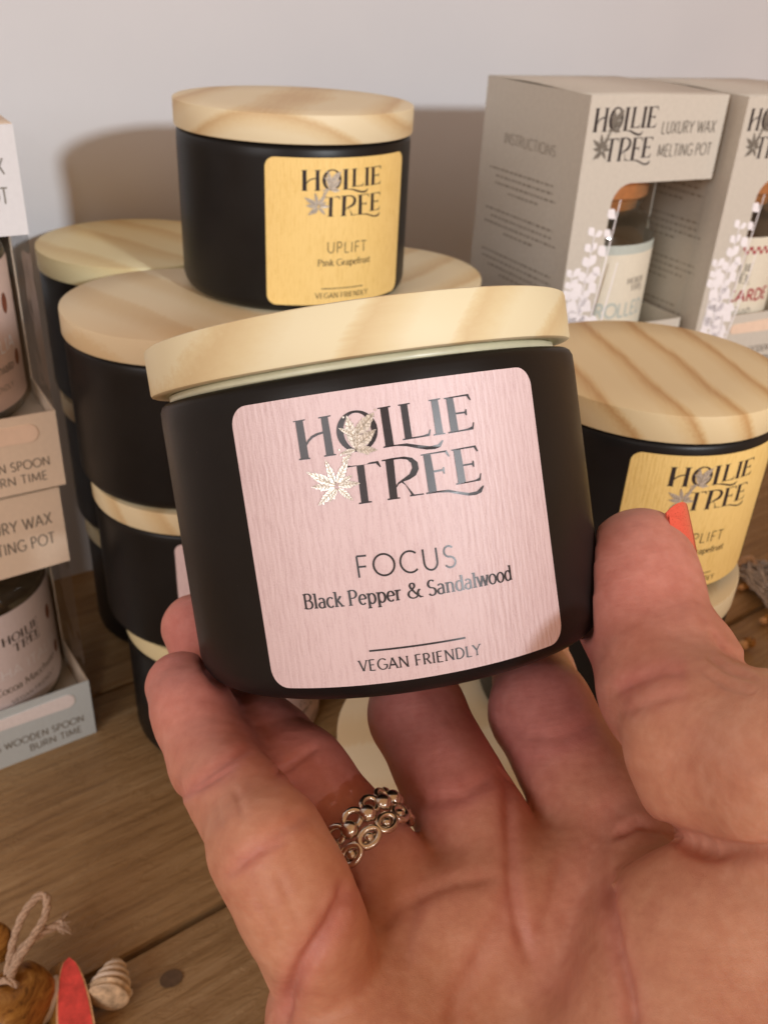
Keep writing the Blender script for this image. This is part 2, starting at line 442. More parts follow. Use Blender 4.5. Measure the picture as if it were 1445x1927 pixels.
X = 0.69
GL = {
 'A': (.80, [[(.02, 0), (.38, 1)], [(.38, 1), (.75, 0)], [(.15, .34), (.62, .34)]]),
 'B': (.66, [[(.10, 0), (.10, 1)], [(.10, 1), (.30, 1)] + arc(.32, .77, .22, .23, 90, -90) + [(.10, .54)], [(.10, .54), (.34, .54)] + arc(.34, .27, .26, .27, 90, -90) + [(.10, 0)]]),
 'C': (.82, [arc(.48, .5, .42, .5, 48, 312, 22)]),
 'D': (.82, [[(.10, 0), (.10, 1)], [(.10, 1), (.30, 1)] + arc(.30, .5, .44, .5, 90, -90, 18) + [(.10, 0)]]),
 'E': (.62, [[(.10, 0), (.10, 1)], [(.10, 1), (.52, 1)], [(.10, .52), (.46, .52)], [(.10, 0), (.54, 0)]]),
 'F': (.58, [[(.10, 0), (.10, 1)], [(.10, 1), (.52, 1)], [(.10, .50), (.46, .50)]]),
 'G': (.86, [arc(.48, .5, .42, .5, 45, 330, 22) + [(.86, .44)], [(.86, .44), (.56, .44)]]),
 'H': (.82, [[(.10, 0), (.10, 1)], [(.70, 0), (.70, 1)], [(.10, .52), (.70, .52)]]),
 'I': (.26, [[(.13, 0), (.13, 1)]]),
 'K': (.70, [[(.10, 0), (.10, 1)], [(.60, 1), (.10, .42)], [(.26, .60), (.64, 0)]]),
 'L': (.56, [[(.10, 0), (.10, 1)], [(.10, 0), (.52, 0)]]),
 'M': (.98, [[(.08, 0), (.14, 1)], [(.14, 1), (.48, .1)], [(.48, .1), (.82, 1)], [(.82, 1), (.90, 0)]]),
 'N': (.86, [[(.10, 0), (.10, 1)], [(.10, 1), (.74, 0)], [(.74, 0), (.74, 1)]]),
 'O': (.98, [arc(.49, .5, .45, .5, 90, 450, 28)]),
 'P': (.62, [[(.10, 0), (.10, 1)], [(.10, 1), (.30, 1)] + arc(.30, .74, .25, .26, 90, -90) + [(.10, .48)]]),
 'R': (.68, [[(.10, 0), (.10, 1)], [(.10, 1), (.30, 1)] + arc(.30, .74, .25, .26, 90, -90) + [(.10, .48)], [(.32, .48), (.62, 0)]]),
 'S': (.60, [arc(.30, .75, .22, .25, 40, 270, 14) + arc(.30, .25, .24, .25, 90, -150, 14)]),
 'T': (.62, [[(.31, 0), (.31, 1)], [(.02, 1), (.60, 1)]]),
 'U': (.78, [[(.10, 1), (.10, .36)] + arc(.39, .36, .29, .36, 180, 360, 16) + [(.68, 1)]]),
 'V': (.74, [[(.02, 1), (.36, 0)], [(.36, 0), (.70, 1)]]),
 'W': (1.10, [[(.02, 1), (.30, 0)], [(.30, 0), (.54, .92)], [(.54, .92), (.80, 0)], [(.80, 0), (1.06, 1)]]),
 'X': (.70, [[(.04, 0), (.64, 1)], [(.04, 1), (.66, 0)]]),
 'Y': (.70, [[(.02, 1), (.34, .48)], [(.68, 1), (.34, .48)], [(.34, .48), (.34, 0)]]),
 '&': (.92, [[(.86, .52), (.70, .52)], [(.78, .52)] + arc(.36, .27, .32, .27, 20, -250, 18) + [(.26, .50), (.46, .72)] + arc(.34, .82, .15, .17, -20, 180, 10) + [(.22, .70), (.50, .32), (.86, 0)]]),
 'a': (.54, [arc(.24, .48, .18, .18, 150, 20, 8) + [(.42, .45), (.42, .08), (.50, .02)], [(.42, .38)] + arc(.24, .19, .19, .19, 90, 330, 12) + [(.42, .14)]]),
 'b': (.58, [[(.10, 1), (.10, 0)], arc(.30, .33, .22, .33, 160, -160, 16)]),
 'c': (.50, [arc(.28, .33, .24, .33, 45, 315, 16)]),
 'd': (.60, [[(.48, 1), (.48, 0)], arc(.28, .33, .22, .33, 25, 335, 16)]),
 'e': (.52, [[(.06, .36), (.48, .36)] + arc(.27, .33, .22, .33, 10, 315, 18)]),
 'f': (.36, [[(.16, 0), (.16, .72)] + arc(.32, .80, .16, .20, 180, 60, 8), [(.03, X), (.34, X)]]),
 'g': (.54, [arc(.25, .44, .18, .22, 0, 360, 16), arc(.27, -.08, .22, .16, 0, 360, 16)]),
 'h': (.62, [[(.12, 1), (.12, 0)], [(.12, .44)] + arc(.30, .46, .19, .20, 160, 0, 8) + [(.49, 0)]]),
 'i': (.28, [[(.14, X), (.14, 0)], [(.12, .90), (.17, .90)]]),
 'k': (.58, [[(.12, 1), (.12, 0)], [(.46, X), (.12, .28)], [(.24, .40), (.52, 0)]]),
 'l': (.28, [[(.14, 1), (.14, 0)]]),
 'm': (.92, [[(.12, X), (.12, 0)], [(.12, .44)] + arc(.28, .46, .17, .20, 160, 0, 8) + [(.45, 0)], [(.45, .44)] + arc(.62, .46, .17, .20, 160, 0, 8) + [(.79, 0)]]),
 'n': (.62, [[(.12, X), (.12, 0)], [(.12, .44)] + arc(.30, .46, .19, .20, 160, 0, 8) + [(.49, 0)]]),
 'o': (.56, [arc(.28, .33, .24, .33, 90, 450, 20)]),
 'p': (.60, [[(.12, X), (.12, -.30)], arc(.32, .33, .22, .33, 155, -155, 16)]),
 'r': (.42, [[(.12, X), (.12, 0)], [(.12, .40)] + arc(.30, .48, .17, .18, 170, 60, 6)]),
 's': (.42, [arc(.21, .49, .15, .165, 40, 270, 10) + arc(.21, .165, .16, .165, 90, -150, 10)]),
 't': (.36, [[(.16, .84), (.16, .14)] + arc(.27, .14, .11, .13, 180, 300, 6), [(.03, X), (.33, X)]]),
 'u': (.62, [[(.12, X), (.12, .2)] + arc(.30, .2, .18, .2, 180, 350, 8), [(.49, X), (.49, 0)]]),
 'w': (.82, [[(.02, X), (.22, 0)], [(.22, 0), (.41, X)], [(.41, X), (.60, 0)], [(.60, 0), (.80, X)]]),
 'y': (.56, [[(.04, X), (.28, 0)], [(.52, X), (.28, 0), (.14, -.3)]]),
 ' ': (.30, []),
}

def ribbon(pts, widths, step):
    """quads along a polyline"""
    P = [np.array(pts[0], float)]; W = [widths[0]]
    for i in range(1, len(pts)):
        a, b = np.array(pts[i - 1], float), np.array(pts[i], float)
        n = max(1, int(np.linalg.norm(b - a) / step))
        for k in range(1, n + 1):
            P.append(a + (b - a) * k / n); W.append(widths[i - 1] + (widths[i] - widths[i - 1]) * k / n)
    V, F = [], []
    for i in range(len(P)):
        t = P[min(i + 1, len(P) - 1)] - P[max(i - 1, 0)]
        t = t / (np.linalg.norm(t) + 1e-9)
        nrm = np.array([-t[1], t[0]])
        V += [P[i] + nrm * W[i] / 2, P[i] - nrm * W[i] / 2]
    for i in range(len(P) - 1):
        F.append((2 * i, 2 * i + 1, 2 * i + 3, 2 * i + 2))
    return V, F

def text_flat(txt, u0, v0, height, total=None, thin=0.07, thick=None, serif=0.0, track=0.0, slope=0.0, slant=0.0):
    """flat lettering: list of (V2, F) pieces. total: fit to this width"""
    adv = sum(GL[c][0] + track for c in txt) - track
    sx = (total / adv) if total else height
    parts = []
    x = 0.0
    thick = thick or thin
    for c in txt:
        w, strokes = GL[c]
        for st in strokes:
            pts = [(u0 + (x + p[0] + slant * p[1]) * sx, v0 + p[1] * height + slope * (x + p[0]) * sx) for p in st]
            wd = []
            for i in range(len(pts)):
                a, b = pts[max(i - 1, 0)], pts[min(i + 1, len(pts) - 1)]
                l = math.hypot(b[0] - a[0], b[1] - a[1]) + 1e-9
                down = abs(b[1] - a[1]) / l
                if c in 'AVWMNXY' and len(st) == 2 and thick > thin:   # diagonals: falling strokes heavy
                    rising = (b[0] - a[0]) * (b[1] - a[1]) > 0
                    k = 0.25 if rising else 1.0
                    if abs(b[0] - a[0]) < 1e-6: k = 0.4
                    wd.append((thin + (thick - thin) * k) * height)
                else:
                    wd.append((thin + (thick - thin) * down ** 1.5) * height)
            parts.append(ribbon(pts, wd, max(0.35, height * 0.12)))
            if serif:
                for e, o in ((0, 1), (-1, -2)):
                    a, b = st[e], st[o]
                    dl = math.hypot(b[0] - a[0], b[1] - a[1])
                    yy = a[1]
                    if dl > 0.25 and abs(b[1] - a[1]) / dl > 0.6 and (abs(yy) < .02 or abs(yy - 1) < .02 or abs(yy - X) < .02 or abs(yy + .3) < .02):
                        cx, cy = pts[e]
                        left = serif * height * (1.0 if not (c.islower() and yy > .3 and a[0] < .2) else 1.2)
                        right = serif * height * (1.0 if not (c.islower() and yy > .3) else 0.35)
                        s = 1 if yy < .3 else -1
                        parts.append(ribbon([(cx - left, cy + s * thin * .4 * height), (cx + right, cy + s * thin * .4 * height)], [thin * .9 * height] * 2, 1.0))
        x += w + track
    return parts

def poly_flat(loops):
    tri = geometry.tessellate_polygon([[Vector((p[0], p[1], 0)) for p in lp] for lp in loops])
    V = [np.array(p, float) for lp in loops for p in lp]
    return V, [tuple(t) for t in tri]

def wrap(parts, R, az, lift):
    """flat (u,v) pieces wrapped on a cylinder (v = z)"""
    V, F = [], []
    for i, (pv, pf) in enumerate(parts):
        o = len(V)
        rr = R + lift + 0.012 * (i % 4)
        for p in pv:
            a = az + p[0] / R
            V.append((rr * math.cos(a), rr * math.sin(a), p[1]))
        F += [tuple(k + o for k in f) for f in pf]
    return V, F

def flat_on(parts, org, ex, ez, n, lift=0.12):
    V, F = [], []
    org, ex, ez, n = map(lambda a: np.array(a, float), (org, ex, ez, n))
    for i, (pv, pf) in enumerate(parts):
        o = len(V)
        for p in pv:
            V.append(org + ex * p[0] + ez * p[1] + n * (lift + 0.012 * (i % 4)))
        F += [tuple(k + o for k in f) for f in pf]
    return V, F

LOGO = [
 [[(-15.04,19.62),(-13.07,19.67),(-13.12,19.49),(-13.46,19.47),(-13.36,13.73),(-13.11,13.63),(-13.19,13.45),(-15.03,13.5),(-14.97,13.7),(-14.69,13.76),(-14.69,19.53),(-15.02,19.44)]],
 [[(-10.91,19.66),(-8.95,19.72),(-8.98,19.55),(-9.43,19.5),(-9.3,13.74),(-8.95,13.7),(-9.0,13.52),(-10.89,13.5),(-10.86,13.7),(-10.52,13.75),(-10.51,19.47),(-10.9,19.46)]],
 [[(-13.65,15.61),(-13.16,16.38),(-12.41,16.97),(-11.52,17.28),(-10.45,17.43),(-10.46,17.09),(-11.33,16.96),(-12.22,16.64),(-12.9,16.16),(-13.44,15.5)]],
 [arc(-5.26, 16.72, 3.15, 3.18, 0, 360, 40)[:-1], arc(-5.2, 16.70, 2.15, 2.84, 0, 360, 40)[:-1]],
 [[(-1.67,19.77),(0.33,19.83),(0.32,19.64),(-0.05,19.61),(0.04,13.79),(2.07,13.77),(3.86,13.24),(5.69,12.79),(6.91,12.89),(7.68,13.47),(7.88,13.39),(7.29,12.46),(6.33,12.23),(5.03,12.35),(3.56,12.78),(2.0,13.32),(0.43,13.6),(-1.6,13.57),(-1.6,13.75),(-1.26,13.84),(-1.28,19.62),(-1.65,19.58)]],
 [[(1.5,19.82),(3.36,19.86),(3.35,19.68),(2.95,19.64),(2.99,14.55),(4.77,14.62),(5.62,14.79),(5.9,15.37),(6.09,15.37),(5.78,14.38),(1.52,14.31),(1.52,14.49),(1.9,14.55),(1.86,19.63),(1.5,19.64)]],
 [[(6.36,19.88),(8.25,19.93),(8.25,19.75),(7.85,19.71),(8.0,14.53),(8.34,14.5),(8.34,14.32),(6.42,14.34),(6.42,14.52),(6.79,14.56),(6.73,19.67),(6.35,19.7)]],
 [[(8.85,19.85),(13.05,20.0),(13.38,19.04),(13.18,18.97),(12.69,19.72),(10.37,19.71),(10.48,17.35),(12.07,17.35),(12.23,17.7),(12.41,17.67),(12.37,16.71),(12.18,16.71),(12.03,17.07),(10.49,17.07),(10.57,14.54),(12.24,14.64),(13.07,14.9),(13.26,15.48),(13.45,15.45),(13.15,14.37),(8.86,14.31),(8.86,14.52),(9.29,14.58),(9.22,19.65),(8.85,19.67)]],
 [[(-8.45,11.61),(-2.71,11.72),(-2.39,10.76),(-2.56,10.73),(-3.1,11.41),(-4.93,11.44),(-5.03,5.74),(-4.55,5.7),(-4.55,5.51),(-6.57,5.49),(-6.56,5.7),(-6.18,5.74),(-6.09,11.4),(-7.72,11.35),(-8.36,10.67),(-8.54,10.72)]],
 [[(-2.14,11.75),(-0.47,11.85),(1.33,11.82),(2.55,11.45),(3.3,10.65),(3.34,9.61),(2.79,8.7),(1.69,8.18),(0.69,8.0),(2.09,5.76),(3.61,5.71),(3.61,5.53),(1.41,5.54),(1.41,5.73),(1.64,5.83),(1.03,7.31),(0.42,7.91),(-0.07,7.7),(-0.43,7.25),(-0.56,7.36),(-0.15,7.95),(0.85,8.49),(1.81,9.03),(2.35,9.88),(2.28,10.69),(1.72,11.3),(0.82,11.53),(-0.33,11.56),(-0.54,5.7),(-0.15,5.66),(-0.15,5.48),(-2.11,5.49),(-2.11,5.7),(-1.73,5.73),(-1.61,11.56),(-2.14,11.57)]],
 [[(3.93,11.73),(8.17,11.8),(8.52,10.8),(8.34,10.74),(7.84,11.55),(5.47,11.55),(5.63,8.99),(7.08,9.0),(7.24,9.3),(7.41,9.28),(7.35,8.2),(7.19,8.22),(7.08,8.7),(5.63,8.67),(5.69,5.71),(7.58,5.67),(9.24,5.11),(10.95,4.6),(12.39,4.65),(13.49,5.37),(13.73,5.33),(13.15,4.36),(12.18,4.11),(10.76,4.2),(9.06,4.74),(7.52,5.26),(5.61,5.49),(3.97,5.52),(3.97,5.73),(4.4,5.78),(4.33,11.54),(3.93,11.55)]],
 [[(8.91,11.76),(13.14,11.85),(13.48,10.92),(13.28,10.85),(12.78,11.58),(10.44,11.59),(10.55,9.2),(12.15,9.19),(12.31,9.54),(12.49,9.52),(12.45,8.54),(12.27,8.54),(12.11,8.92),(10.56,8.92),(10.64,6.38),(12.27,6.45),(13.1,6.7),(13.34,7.35),(13.52,7.32),(13.22,6.23),(8.97,6.2),(8.97,6.41),(9.36,6.47),(9.27,11.55),(8.9,11.58)]],
]
SPRIG_TOP = [((-5.79,14.0),(-6.5,19.35),1.25),((-5.3,16.3),(-2.2,19.2),1.2),((-5.6,14.5),(-2.3,16.6),1.15),((-5.8,13.9),(-2.5,13.4),.75),((-5.9,13.9),(-8.3,13.6),.6),((-5.6,16.0),(-8.0,17.6),.55),((-5.6,14.0),(-5.0,17.9),.8)]
SPRIG_LOW = [((-9.7,8.9),(-14.2,11.6),.85),((-9.8,9.2),(-10.8,13.1),.8),((-9.5,9.2),(-7.2,12.7),.85),((-9.4,8.8),(-5.9,8.7),.75),((-9.9,8.7),(-13.7,9.1),.75),((-9.8,8.4),(-13.0,6.1),.8),((-9.4,8.4),(-7.3,6.1),.65),((-9.7,9.0),(-13.2,10.4),.55),((-9.6,8.3),(-11.2,6.4),.5),((-9.2,9.0),(-6.9,10.1),.6),((-8.2,12.2),(-6.6,13.4),.45)]

def leaf(a, b, w, rnd, teeth=6):
    a, b = np.array(a, float), np.array(b, float)
    t = b - a; L = np.linalg.norm(t); t /= L; n = np.array([-t[1], t[0]])
    up, dn = [], []
    for i in range(1, teeth * 2):
        s = i / (teeth * 2)
        base = w * math.sin(math.pi * min(1, s ** 0.8)) * (1.0 if i % 2 else 0.84)
        up.append(a + t * L * s + n * base * rnd.uniform(.85, 1.1))
        dn.append(a + t * L * (s - .03) - n * base * rnd.uniform(.85, 1.1))
    return [tuple(a)] + [tuple(p) for p in dn] + [tuple(b)] + [tuple(p) for p in up[::-1]]

def sprig_parts(spec, rnd, veins=True):
    parts = []
    for a, b, w in spec:
        parts.append(poly_flat([leaf(a, b, w * rnd.uniform(.7, .95), rnd)]))
    return parts

def vein_parts(spec, rnd):
    parts = []
    for a, b, w in spec:
        a, b = np.array(a, float), np.array(b, float)
        t = b - a; L = np.linalg.norm(t); t /= L; n = np.array([-t[1], t[0]])
        parts.append(ribbon([a, b - t * L * .06], [.13, .06], 1))
        for s in (.22, .36, .5, .64, .78):
            for sg in (-1, 1):
                p = a + t * L * s
                parts.append(ribbon([p, p + t * L * .10 + n * sg * w * .62 * math.sin(math.pi * s ** .8)], [.10, .05], 1))
    return parts

def berry_parts(spec, rnd):
    parts = []
    for _ in range(12):
        a, b, w = rnd.choice(spec)
        s = rnd.uniform(.2, 1.0)
        c = (a[0] + (b[0] - a[0]) * s + rnd.uniform(-.7, .7), a[1] + (b[1] - a[1]) * s + rnd.uniform(-.7, .7))
        parts.append(poly_flat([arc(c[0], c[1], .17, .17, 0, 360, 7)[:-1]]))
    return parts

# ------------------------------------------------------------------ candles
R_JAR, H_LID, H_BODY, H_ALL = 40.0, 8.6, 53.4, 62.4
BODY_V, BODY_F = lathe([(30, 0.6), (34.5, 0.25), (36.2, 0.35), (37.6, 0.9), (38.8, 1.9), (39.6, 3.3), (40, 5.2), (40, 49.2), (39.9, 51.8), (39.5, 52.7), (38.8, 53.2), (37.5, 53.4), (30, 53.4)], 112)
LID_V, LID_F = lathe([(36.3, 0.5), (37.4, 0.0), (39.9, 0.0), (40.35, 0.2), (40.5, 0.6), (40.5, 8.0), (40.38, 8.4), (40.0, 8.6), (25, 8.62), (5, 8.62)], 112)
SEAL_V, SEAL_F = lathe([(36.0, 0), (36.9, 0.05), (37.2, 0.5), (37.2, 1.4), (36.4, 1.7)], 96)
LABEL_HALF, LABEL_H = 26.37, 46.4

def label_mesh(az):
    """rounded rectangle wrapped on the jar, with a paper thickness"""
    w, h, r = LABEL_HALF, LABEL_H / 2, 3.2
    out = []
    us = [-w + r * (1 - math.cos(math.pi / 2 * i / 8)) for i in range(9)]
    us = us + [-w + r + (2 * w - 2 * r) * i / 40 for i in range(1, 40)] + [-u for u in us[::-1]]
    nx = len(us) - 1
    V, F = [], []
    zc = 3.6 + h
    for i in range(nx + 1):
        u = us[i]
        d = min(u + w, w - u)
        cut = r - math.sqrt(max(0, r * r - (r - d) ** 2)) if d < r else 0
        hh = h - cut
        a = az + u / R_JAR
        for rr in (R_JAR + 0.12, R_JAR + 0.02):
            for z in (-hh, hh):
                V.append((rr * math.cos(a), rr * math.sin(a), zc + z))
    for i in range(nx):
        a, b = 4 * i, 4 * i + 4
        F += [(a, b, b + 1, a + 1), (a + 2, a + 3, b + 3, b + 2), (a + 1, b + 1, b + 3, a + 3), (a, a + 2, b + 2, b)]
    F += [(0, 1, 3, 2), (4 * nx, 4 * nx + 2, 4 * nx + 3, 4 * nx + 1)]
    # finer corners: first and last columns squeezed
    return V, F

def candle(matrix, lid_mat, label=None, az=0.0, scent='', note='', lid_turn=0.0, lid_shift=(0, 0), detail=True, lid_lift=-0.15):
    root = empty('candle', matrix)
    b = mesh_object('jar', BODY_V, BODY_F, M['jar'], root, True)
    shade_by_angle(b, 50)
    lid = mesh_object('lid', LID_V, LID_F, lid_mat, root, True)
    shade_by_angle(lid, 38)
    lid.matrix_local = place(lid_shift[0], lid_shift[1], H_BODY + 0.4 + lid_lift, lid_turn)
    mesh_object('seal_ring', [(v[0], v[1], v[2] - 1.55) for v in SEAL_V], SEAL_F, M['seal'], lid, True)
    if label:
        lb = mesh_object('label', *label_mesh(az), M[label], root, False)
        if detail:
            zc = 3.6 + LABEL_H / 2
            ink = M['ink'] if label == 'pink' else M['ink']
            small = M['ink'] if label == 'pink' else M['ink_brown']
            rnd = random.Random(3)
            up = lambda parts: [([np.array([p[0], p[1] + zc]) for p in v], f) for v, f in parts]
            logo = [poly_flat(l) for l in LOGO]
            mesh_object('logo', *wrap(up(logo), R_JAR, az, 0.19), ink, lb)
            for spec in (SPRIG_TOP, SPRIG_LOW):
                mesh_object('foil_sprig', *wrap(up(sprig_parts(spec, rnd) + berry_parts(spec, rnd)), R_JAR, az, 0.26), M['foil'], lb)
                mesh_object('foil_veins', *wrap(up(vein_parts(spec, rnd)), R_JAR, az, 0.33), M['foil_dark'], lb)
            wd = 15.9 if scent == 'FOCUS' else 14.6
            t = text_flat(scent, -8.55 if scent == 'FOCUS' else -6.6, -5.95, 3.4, wd, thin=0.088, track=0.16, slope=-0.036)
            mesh_object('scent_name', *wrap(up(t), R_JAR, az, 0.19), small, lb)
            if scent == 'FOCUS':
                t = text_flat(note, -17.9, -10.15, 2.42, 34.6, thin=0.072, thick=0.15, serif=0.125, slope=-0.011, track=0.05)
            else:
                t = text_flat(note, -9.6, -10.2, 2.1, 19.5, thin=0.085, thick=0.16, serif=0.13, slope=-0.011, track=0.03)
            mesh_object('scent_note', *wrap(up(t), R_JAR, az, 0.19), small, lb)
            mesh_object('rule', *wrap(up([ribbon([(-8.36, -17.78), (7.06, -18.06)], [0.30, 0.30], 0.8)]), R_JAR, az, 0.19), small, lb)
            t = text_flat('VEGAN FRIENDLY', -10.3, -20.9, 1.72, 19.6, thin=0.085, thick=0.15, serif=0.11, track=0.12, slope=-0.018)
            mesh_object('strapline', *wrap(up(t), R_JAR, az, 0.19), small, lb)
    return root

W_T = wood_lid('pine_arched', math.radians(5), (0.0, -35.0), 11.7, (0.98, 0.95, 0.90), 3.0, 0.6)
W_H = wood_lid('pine_streaked', math.radians(58), (40.0, -30.0), 15.0, (1.0, 1.02, 0.97), 6.0, 0.35)
W_R = wood_lid('pine_banded', math.radians(-12), (70.0, -42.0), 14.0, (0.95, 0.86, 0.72), 4.0, 1.0)
W_A = wood_lid('pine_even', math.radians(-50), (130.0, -60.0), 23.0, (0.96, 0.90, 0.84), 6.0, 0.1)
W_B = wood_lid('pine_yellow', math.radians(-55), (75.0, -45.0), 19.0, (0.98, 0.97, 0.82), 6.0, 0.3)
W_C = wood_lid('pine_light', math.radians(30), (100.0, -55.0), 17.0, (0.98, 0.95, 0.88), 5.0, 0.4)
W_D = wood_lid('pine_pale', math.radians(75), (120.0, -85.0), 26.0, (1.0, 1.0, 1.02), 5.0, 0.05)

GRP = 'black candle jars with wooden lids'
H = H_ALL
PT, PA, PB, PC = (-38.0, 333.0), (-73.5, 303.0), (-108.5, 378.0), (-7.5, 354.0)
PD3, PD2, PD1 = (81.0, 268.0), (78.0, 259.0), (28.5, 232.5)
D2R = math.radians
c = candle(place(*PT, 3 * H), W_T, 'yellow', D2R(-59), 'UPLIFT', 'Pink Grapefruit')
tag(c, 'black candle with yellow UPLIFT label on top of the stacks against the wall', 'candle', GRP)
c = candle(place(*PD3, 2 * H), W_R, 'yellow', D2R(-70), 'UPLIFT', 'Pink Grapefruit')
tag(c, 'black candle with yellow label and strongly striped lid behind the thumb', 'candle', GRP)
c = candle(place(PA[0], PA[1], 2 * H), W_A, 'pink', D2R(-30), 'FOCUS', 'Black Pepper & Sandalwood')
tag(c, 'topmost candle of the front left stack, its lid under the yellow one', 'candle', GRP)
c = candle(place(PA[0] + 3, PA[1] + 1, 1 * H), W_C, 'pink', D2R(-55), 'FOCUS', 'Black Pepper & Sandalwood')
tag(c, 'middle candle of the front left stack, a strip of pink label showing', 'candle', GRP)
c = candle(place(PA[0] + 9, PA[1] + 2, 0), W_B, 'pink', D2R(-20), 'FOCUS', 'Black Pepper & Sandalwood')
tag(c, 'lowest candle of the front left stack, standing on the shelf beside the fingertip', 'candle', GRP)
for i, (dx, lidm, lab) in enumerate(((0, W_B, 'topmost candle of the rear left stack, its lid in shadow at the wall'), (2, W_A, 'middle candle of the rear left stack, mostly hidden'), (5, W_C, 'lowest candle of the rear left stack, deep in shadow on the shelf'))):
    c = candle(place(PB[0] + dx, PB[1], (2 - i) * H), lidm)
    tag(c, lab, 'candle', GRP)
for i, lab in enumerate(('topmost candle of the rear middle stack, its lid edge right of the yellow one', 'middle candle of the rear middle stack behind the held candle', 'lowest candle of the rear middle stack behind the held candle')):
    c = candle(place(PC[0], PC[1], (2 - i) * H), W_C)
    tag(c, lab, 'candle', GRP)
c = candle(place(*PD2, H), W_C)
tag(c, 'candle under the striped-lid one, its lid edge showing past the thumb knuckle', 'candle', GRP)
c = candle(place(*PD1, 0), W_D)
tag(c, 'candle low on the shelf, its pale lid seen between the fingers', 'candle', GRP)

# held candle
HC = np.array([0.14, 155.65, 193.99]); HAX = np.array([-.1966, .4101, .8906]); HBK = np.array([.0192, -.9065, .4217]); HSD = np.array([.9803, .1, .1704])
H_AZ, H_HM = 0.0685, -0.08
# local frame: z = axis, x toward the viewer (az 0 there), y = side
_base = HC + HAX * (H_HM - LABEL_H / 2 - 3.6)
hm = Matrix.Identity(4)
for i in range(3):
    hm[i][0], hm[i][1], hm[i][2], hm[i][3] = HBK[i], HSD[i], HAX[i], _base[i] * MM
held = candle(hm, W_H, 'pink', H_AZ, 'FOCUS', 'Black Pepper & Sandalwood', lid_shift=(0.0, -0.7), lid_lift=0.9)
tag(held, 'black candle with pink FOCUS label and pale wooden lid held in the hand', 'candle', GRP)
# ------------------------------------------------------------------ the hand
def mat_skin():
    m, nt, b = new_mat('skin')
    at = N(nt, 'ShaderNodeAttribute'); at.attribute_name = 'flush'
    n = noise(nt, coords(nt, (70, 70, 70)), 1.0, 4, 0.6)
    n2 = noise(nt, coords(nt, (420, 420, 420)), 1.0, 3, 0.6)
    f = math_node(nt, 'ADD', math_node(nt, 'MULTIPLY', n.outputs['Fac'], 0.55), math_node(nt, 'MULTIPLY', n2.outputs['Fac'], 0.45))
    base = ramp(nt, [(0.32, (0.53, 0.235, 0.15)), (0.52, (0.61, 0.31, 0.20)), (0.70, (0.68, 0.385, 0.265))], f)
    red = ramp(nt, [(0.32, (0.51, 0.175, 0.15)), (0.70, (0.66, 0.28, 0.245))], f)
    mx = N(nt, 'ShaderNodeMix', data_type='RGBA')
    nt.links.new(at.outputs['Fac'], mx.inputs[0])
    nt.links.new(base.outputs[0], mx.inputs[6]); nt.links.new(red.outputs[0], mx.inputs[7])
    nt.links.new(mx.outputs[2], b.inputs['Base Color'])
    rr = ramp(nt, [(0.3, (0.32,) * 3), (0.7, (0.48,) * 3)], n2.outputs['Fac'])
    nt.links.new(rr.outputs[0], b.inputs['Roughness'])
    b.inputs['Specular IOR Level'].default_value = 0.38
    b.inputs['Subsurface Weight'].default_value = 0.22
    b.inputs['Subsurface Radius'].default_value = (1.0, 0.32, 0.18)
    b.inputs['Subsurface Scale'].default_value = 0.0028
    # fine skin relief: ridges plus pores
    rid = N(nt, 'ShaderNodeTexWave'); rid.wave_type = 'BANDS'; rid.bands_direction = 'Z'
    rid.inputs['Scale'].default_value = 1.0; rid.inputs['Distortion'].default_value = 9.0; rid.inputs['Detail'].default_value = 2.0; rid.inputs['Detail Scale'].default_value = 0.25
    nt.links.new(coords(nt, (330, 330, 330), (0.5, 0.3, 0.2)), rid.inputs['Vector'])
    vor = N(nt, 'ShaderNodeTexVoronoi'); vor.feature = 'DISTANCE_TO_EDGE'
    nt.links.new(coords(nt, (900, 900, 900)), vor.inputs['Vector'])
    h = math_node(nt, 'ADD', math_node(nt, 'MULTIPLY', rid.outputs['Fac'], 0.12), math_node(nt, 'ADD', math_node(nt, 'MULTIPLY', vor.outputs['Distance'], 0.6), math_node(nt, 'MULTIPLY', n2.outputs['Fac'], 1.1)))
    bump(nt, b, h, 0.42, 0.00024)
    return m
M['skin'] = mat_skin()

def cs(px, py, d):
    """camera-frame mm of a landmark: right, up, depth"""
    return np.array([(px - PX_W / 2) * d / FOCAL_PX, -(py - PX_H / 2) * d / FOCAL_PX, d])

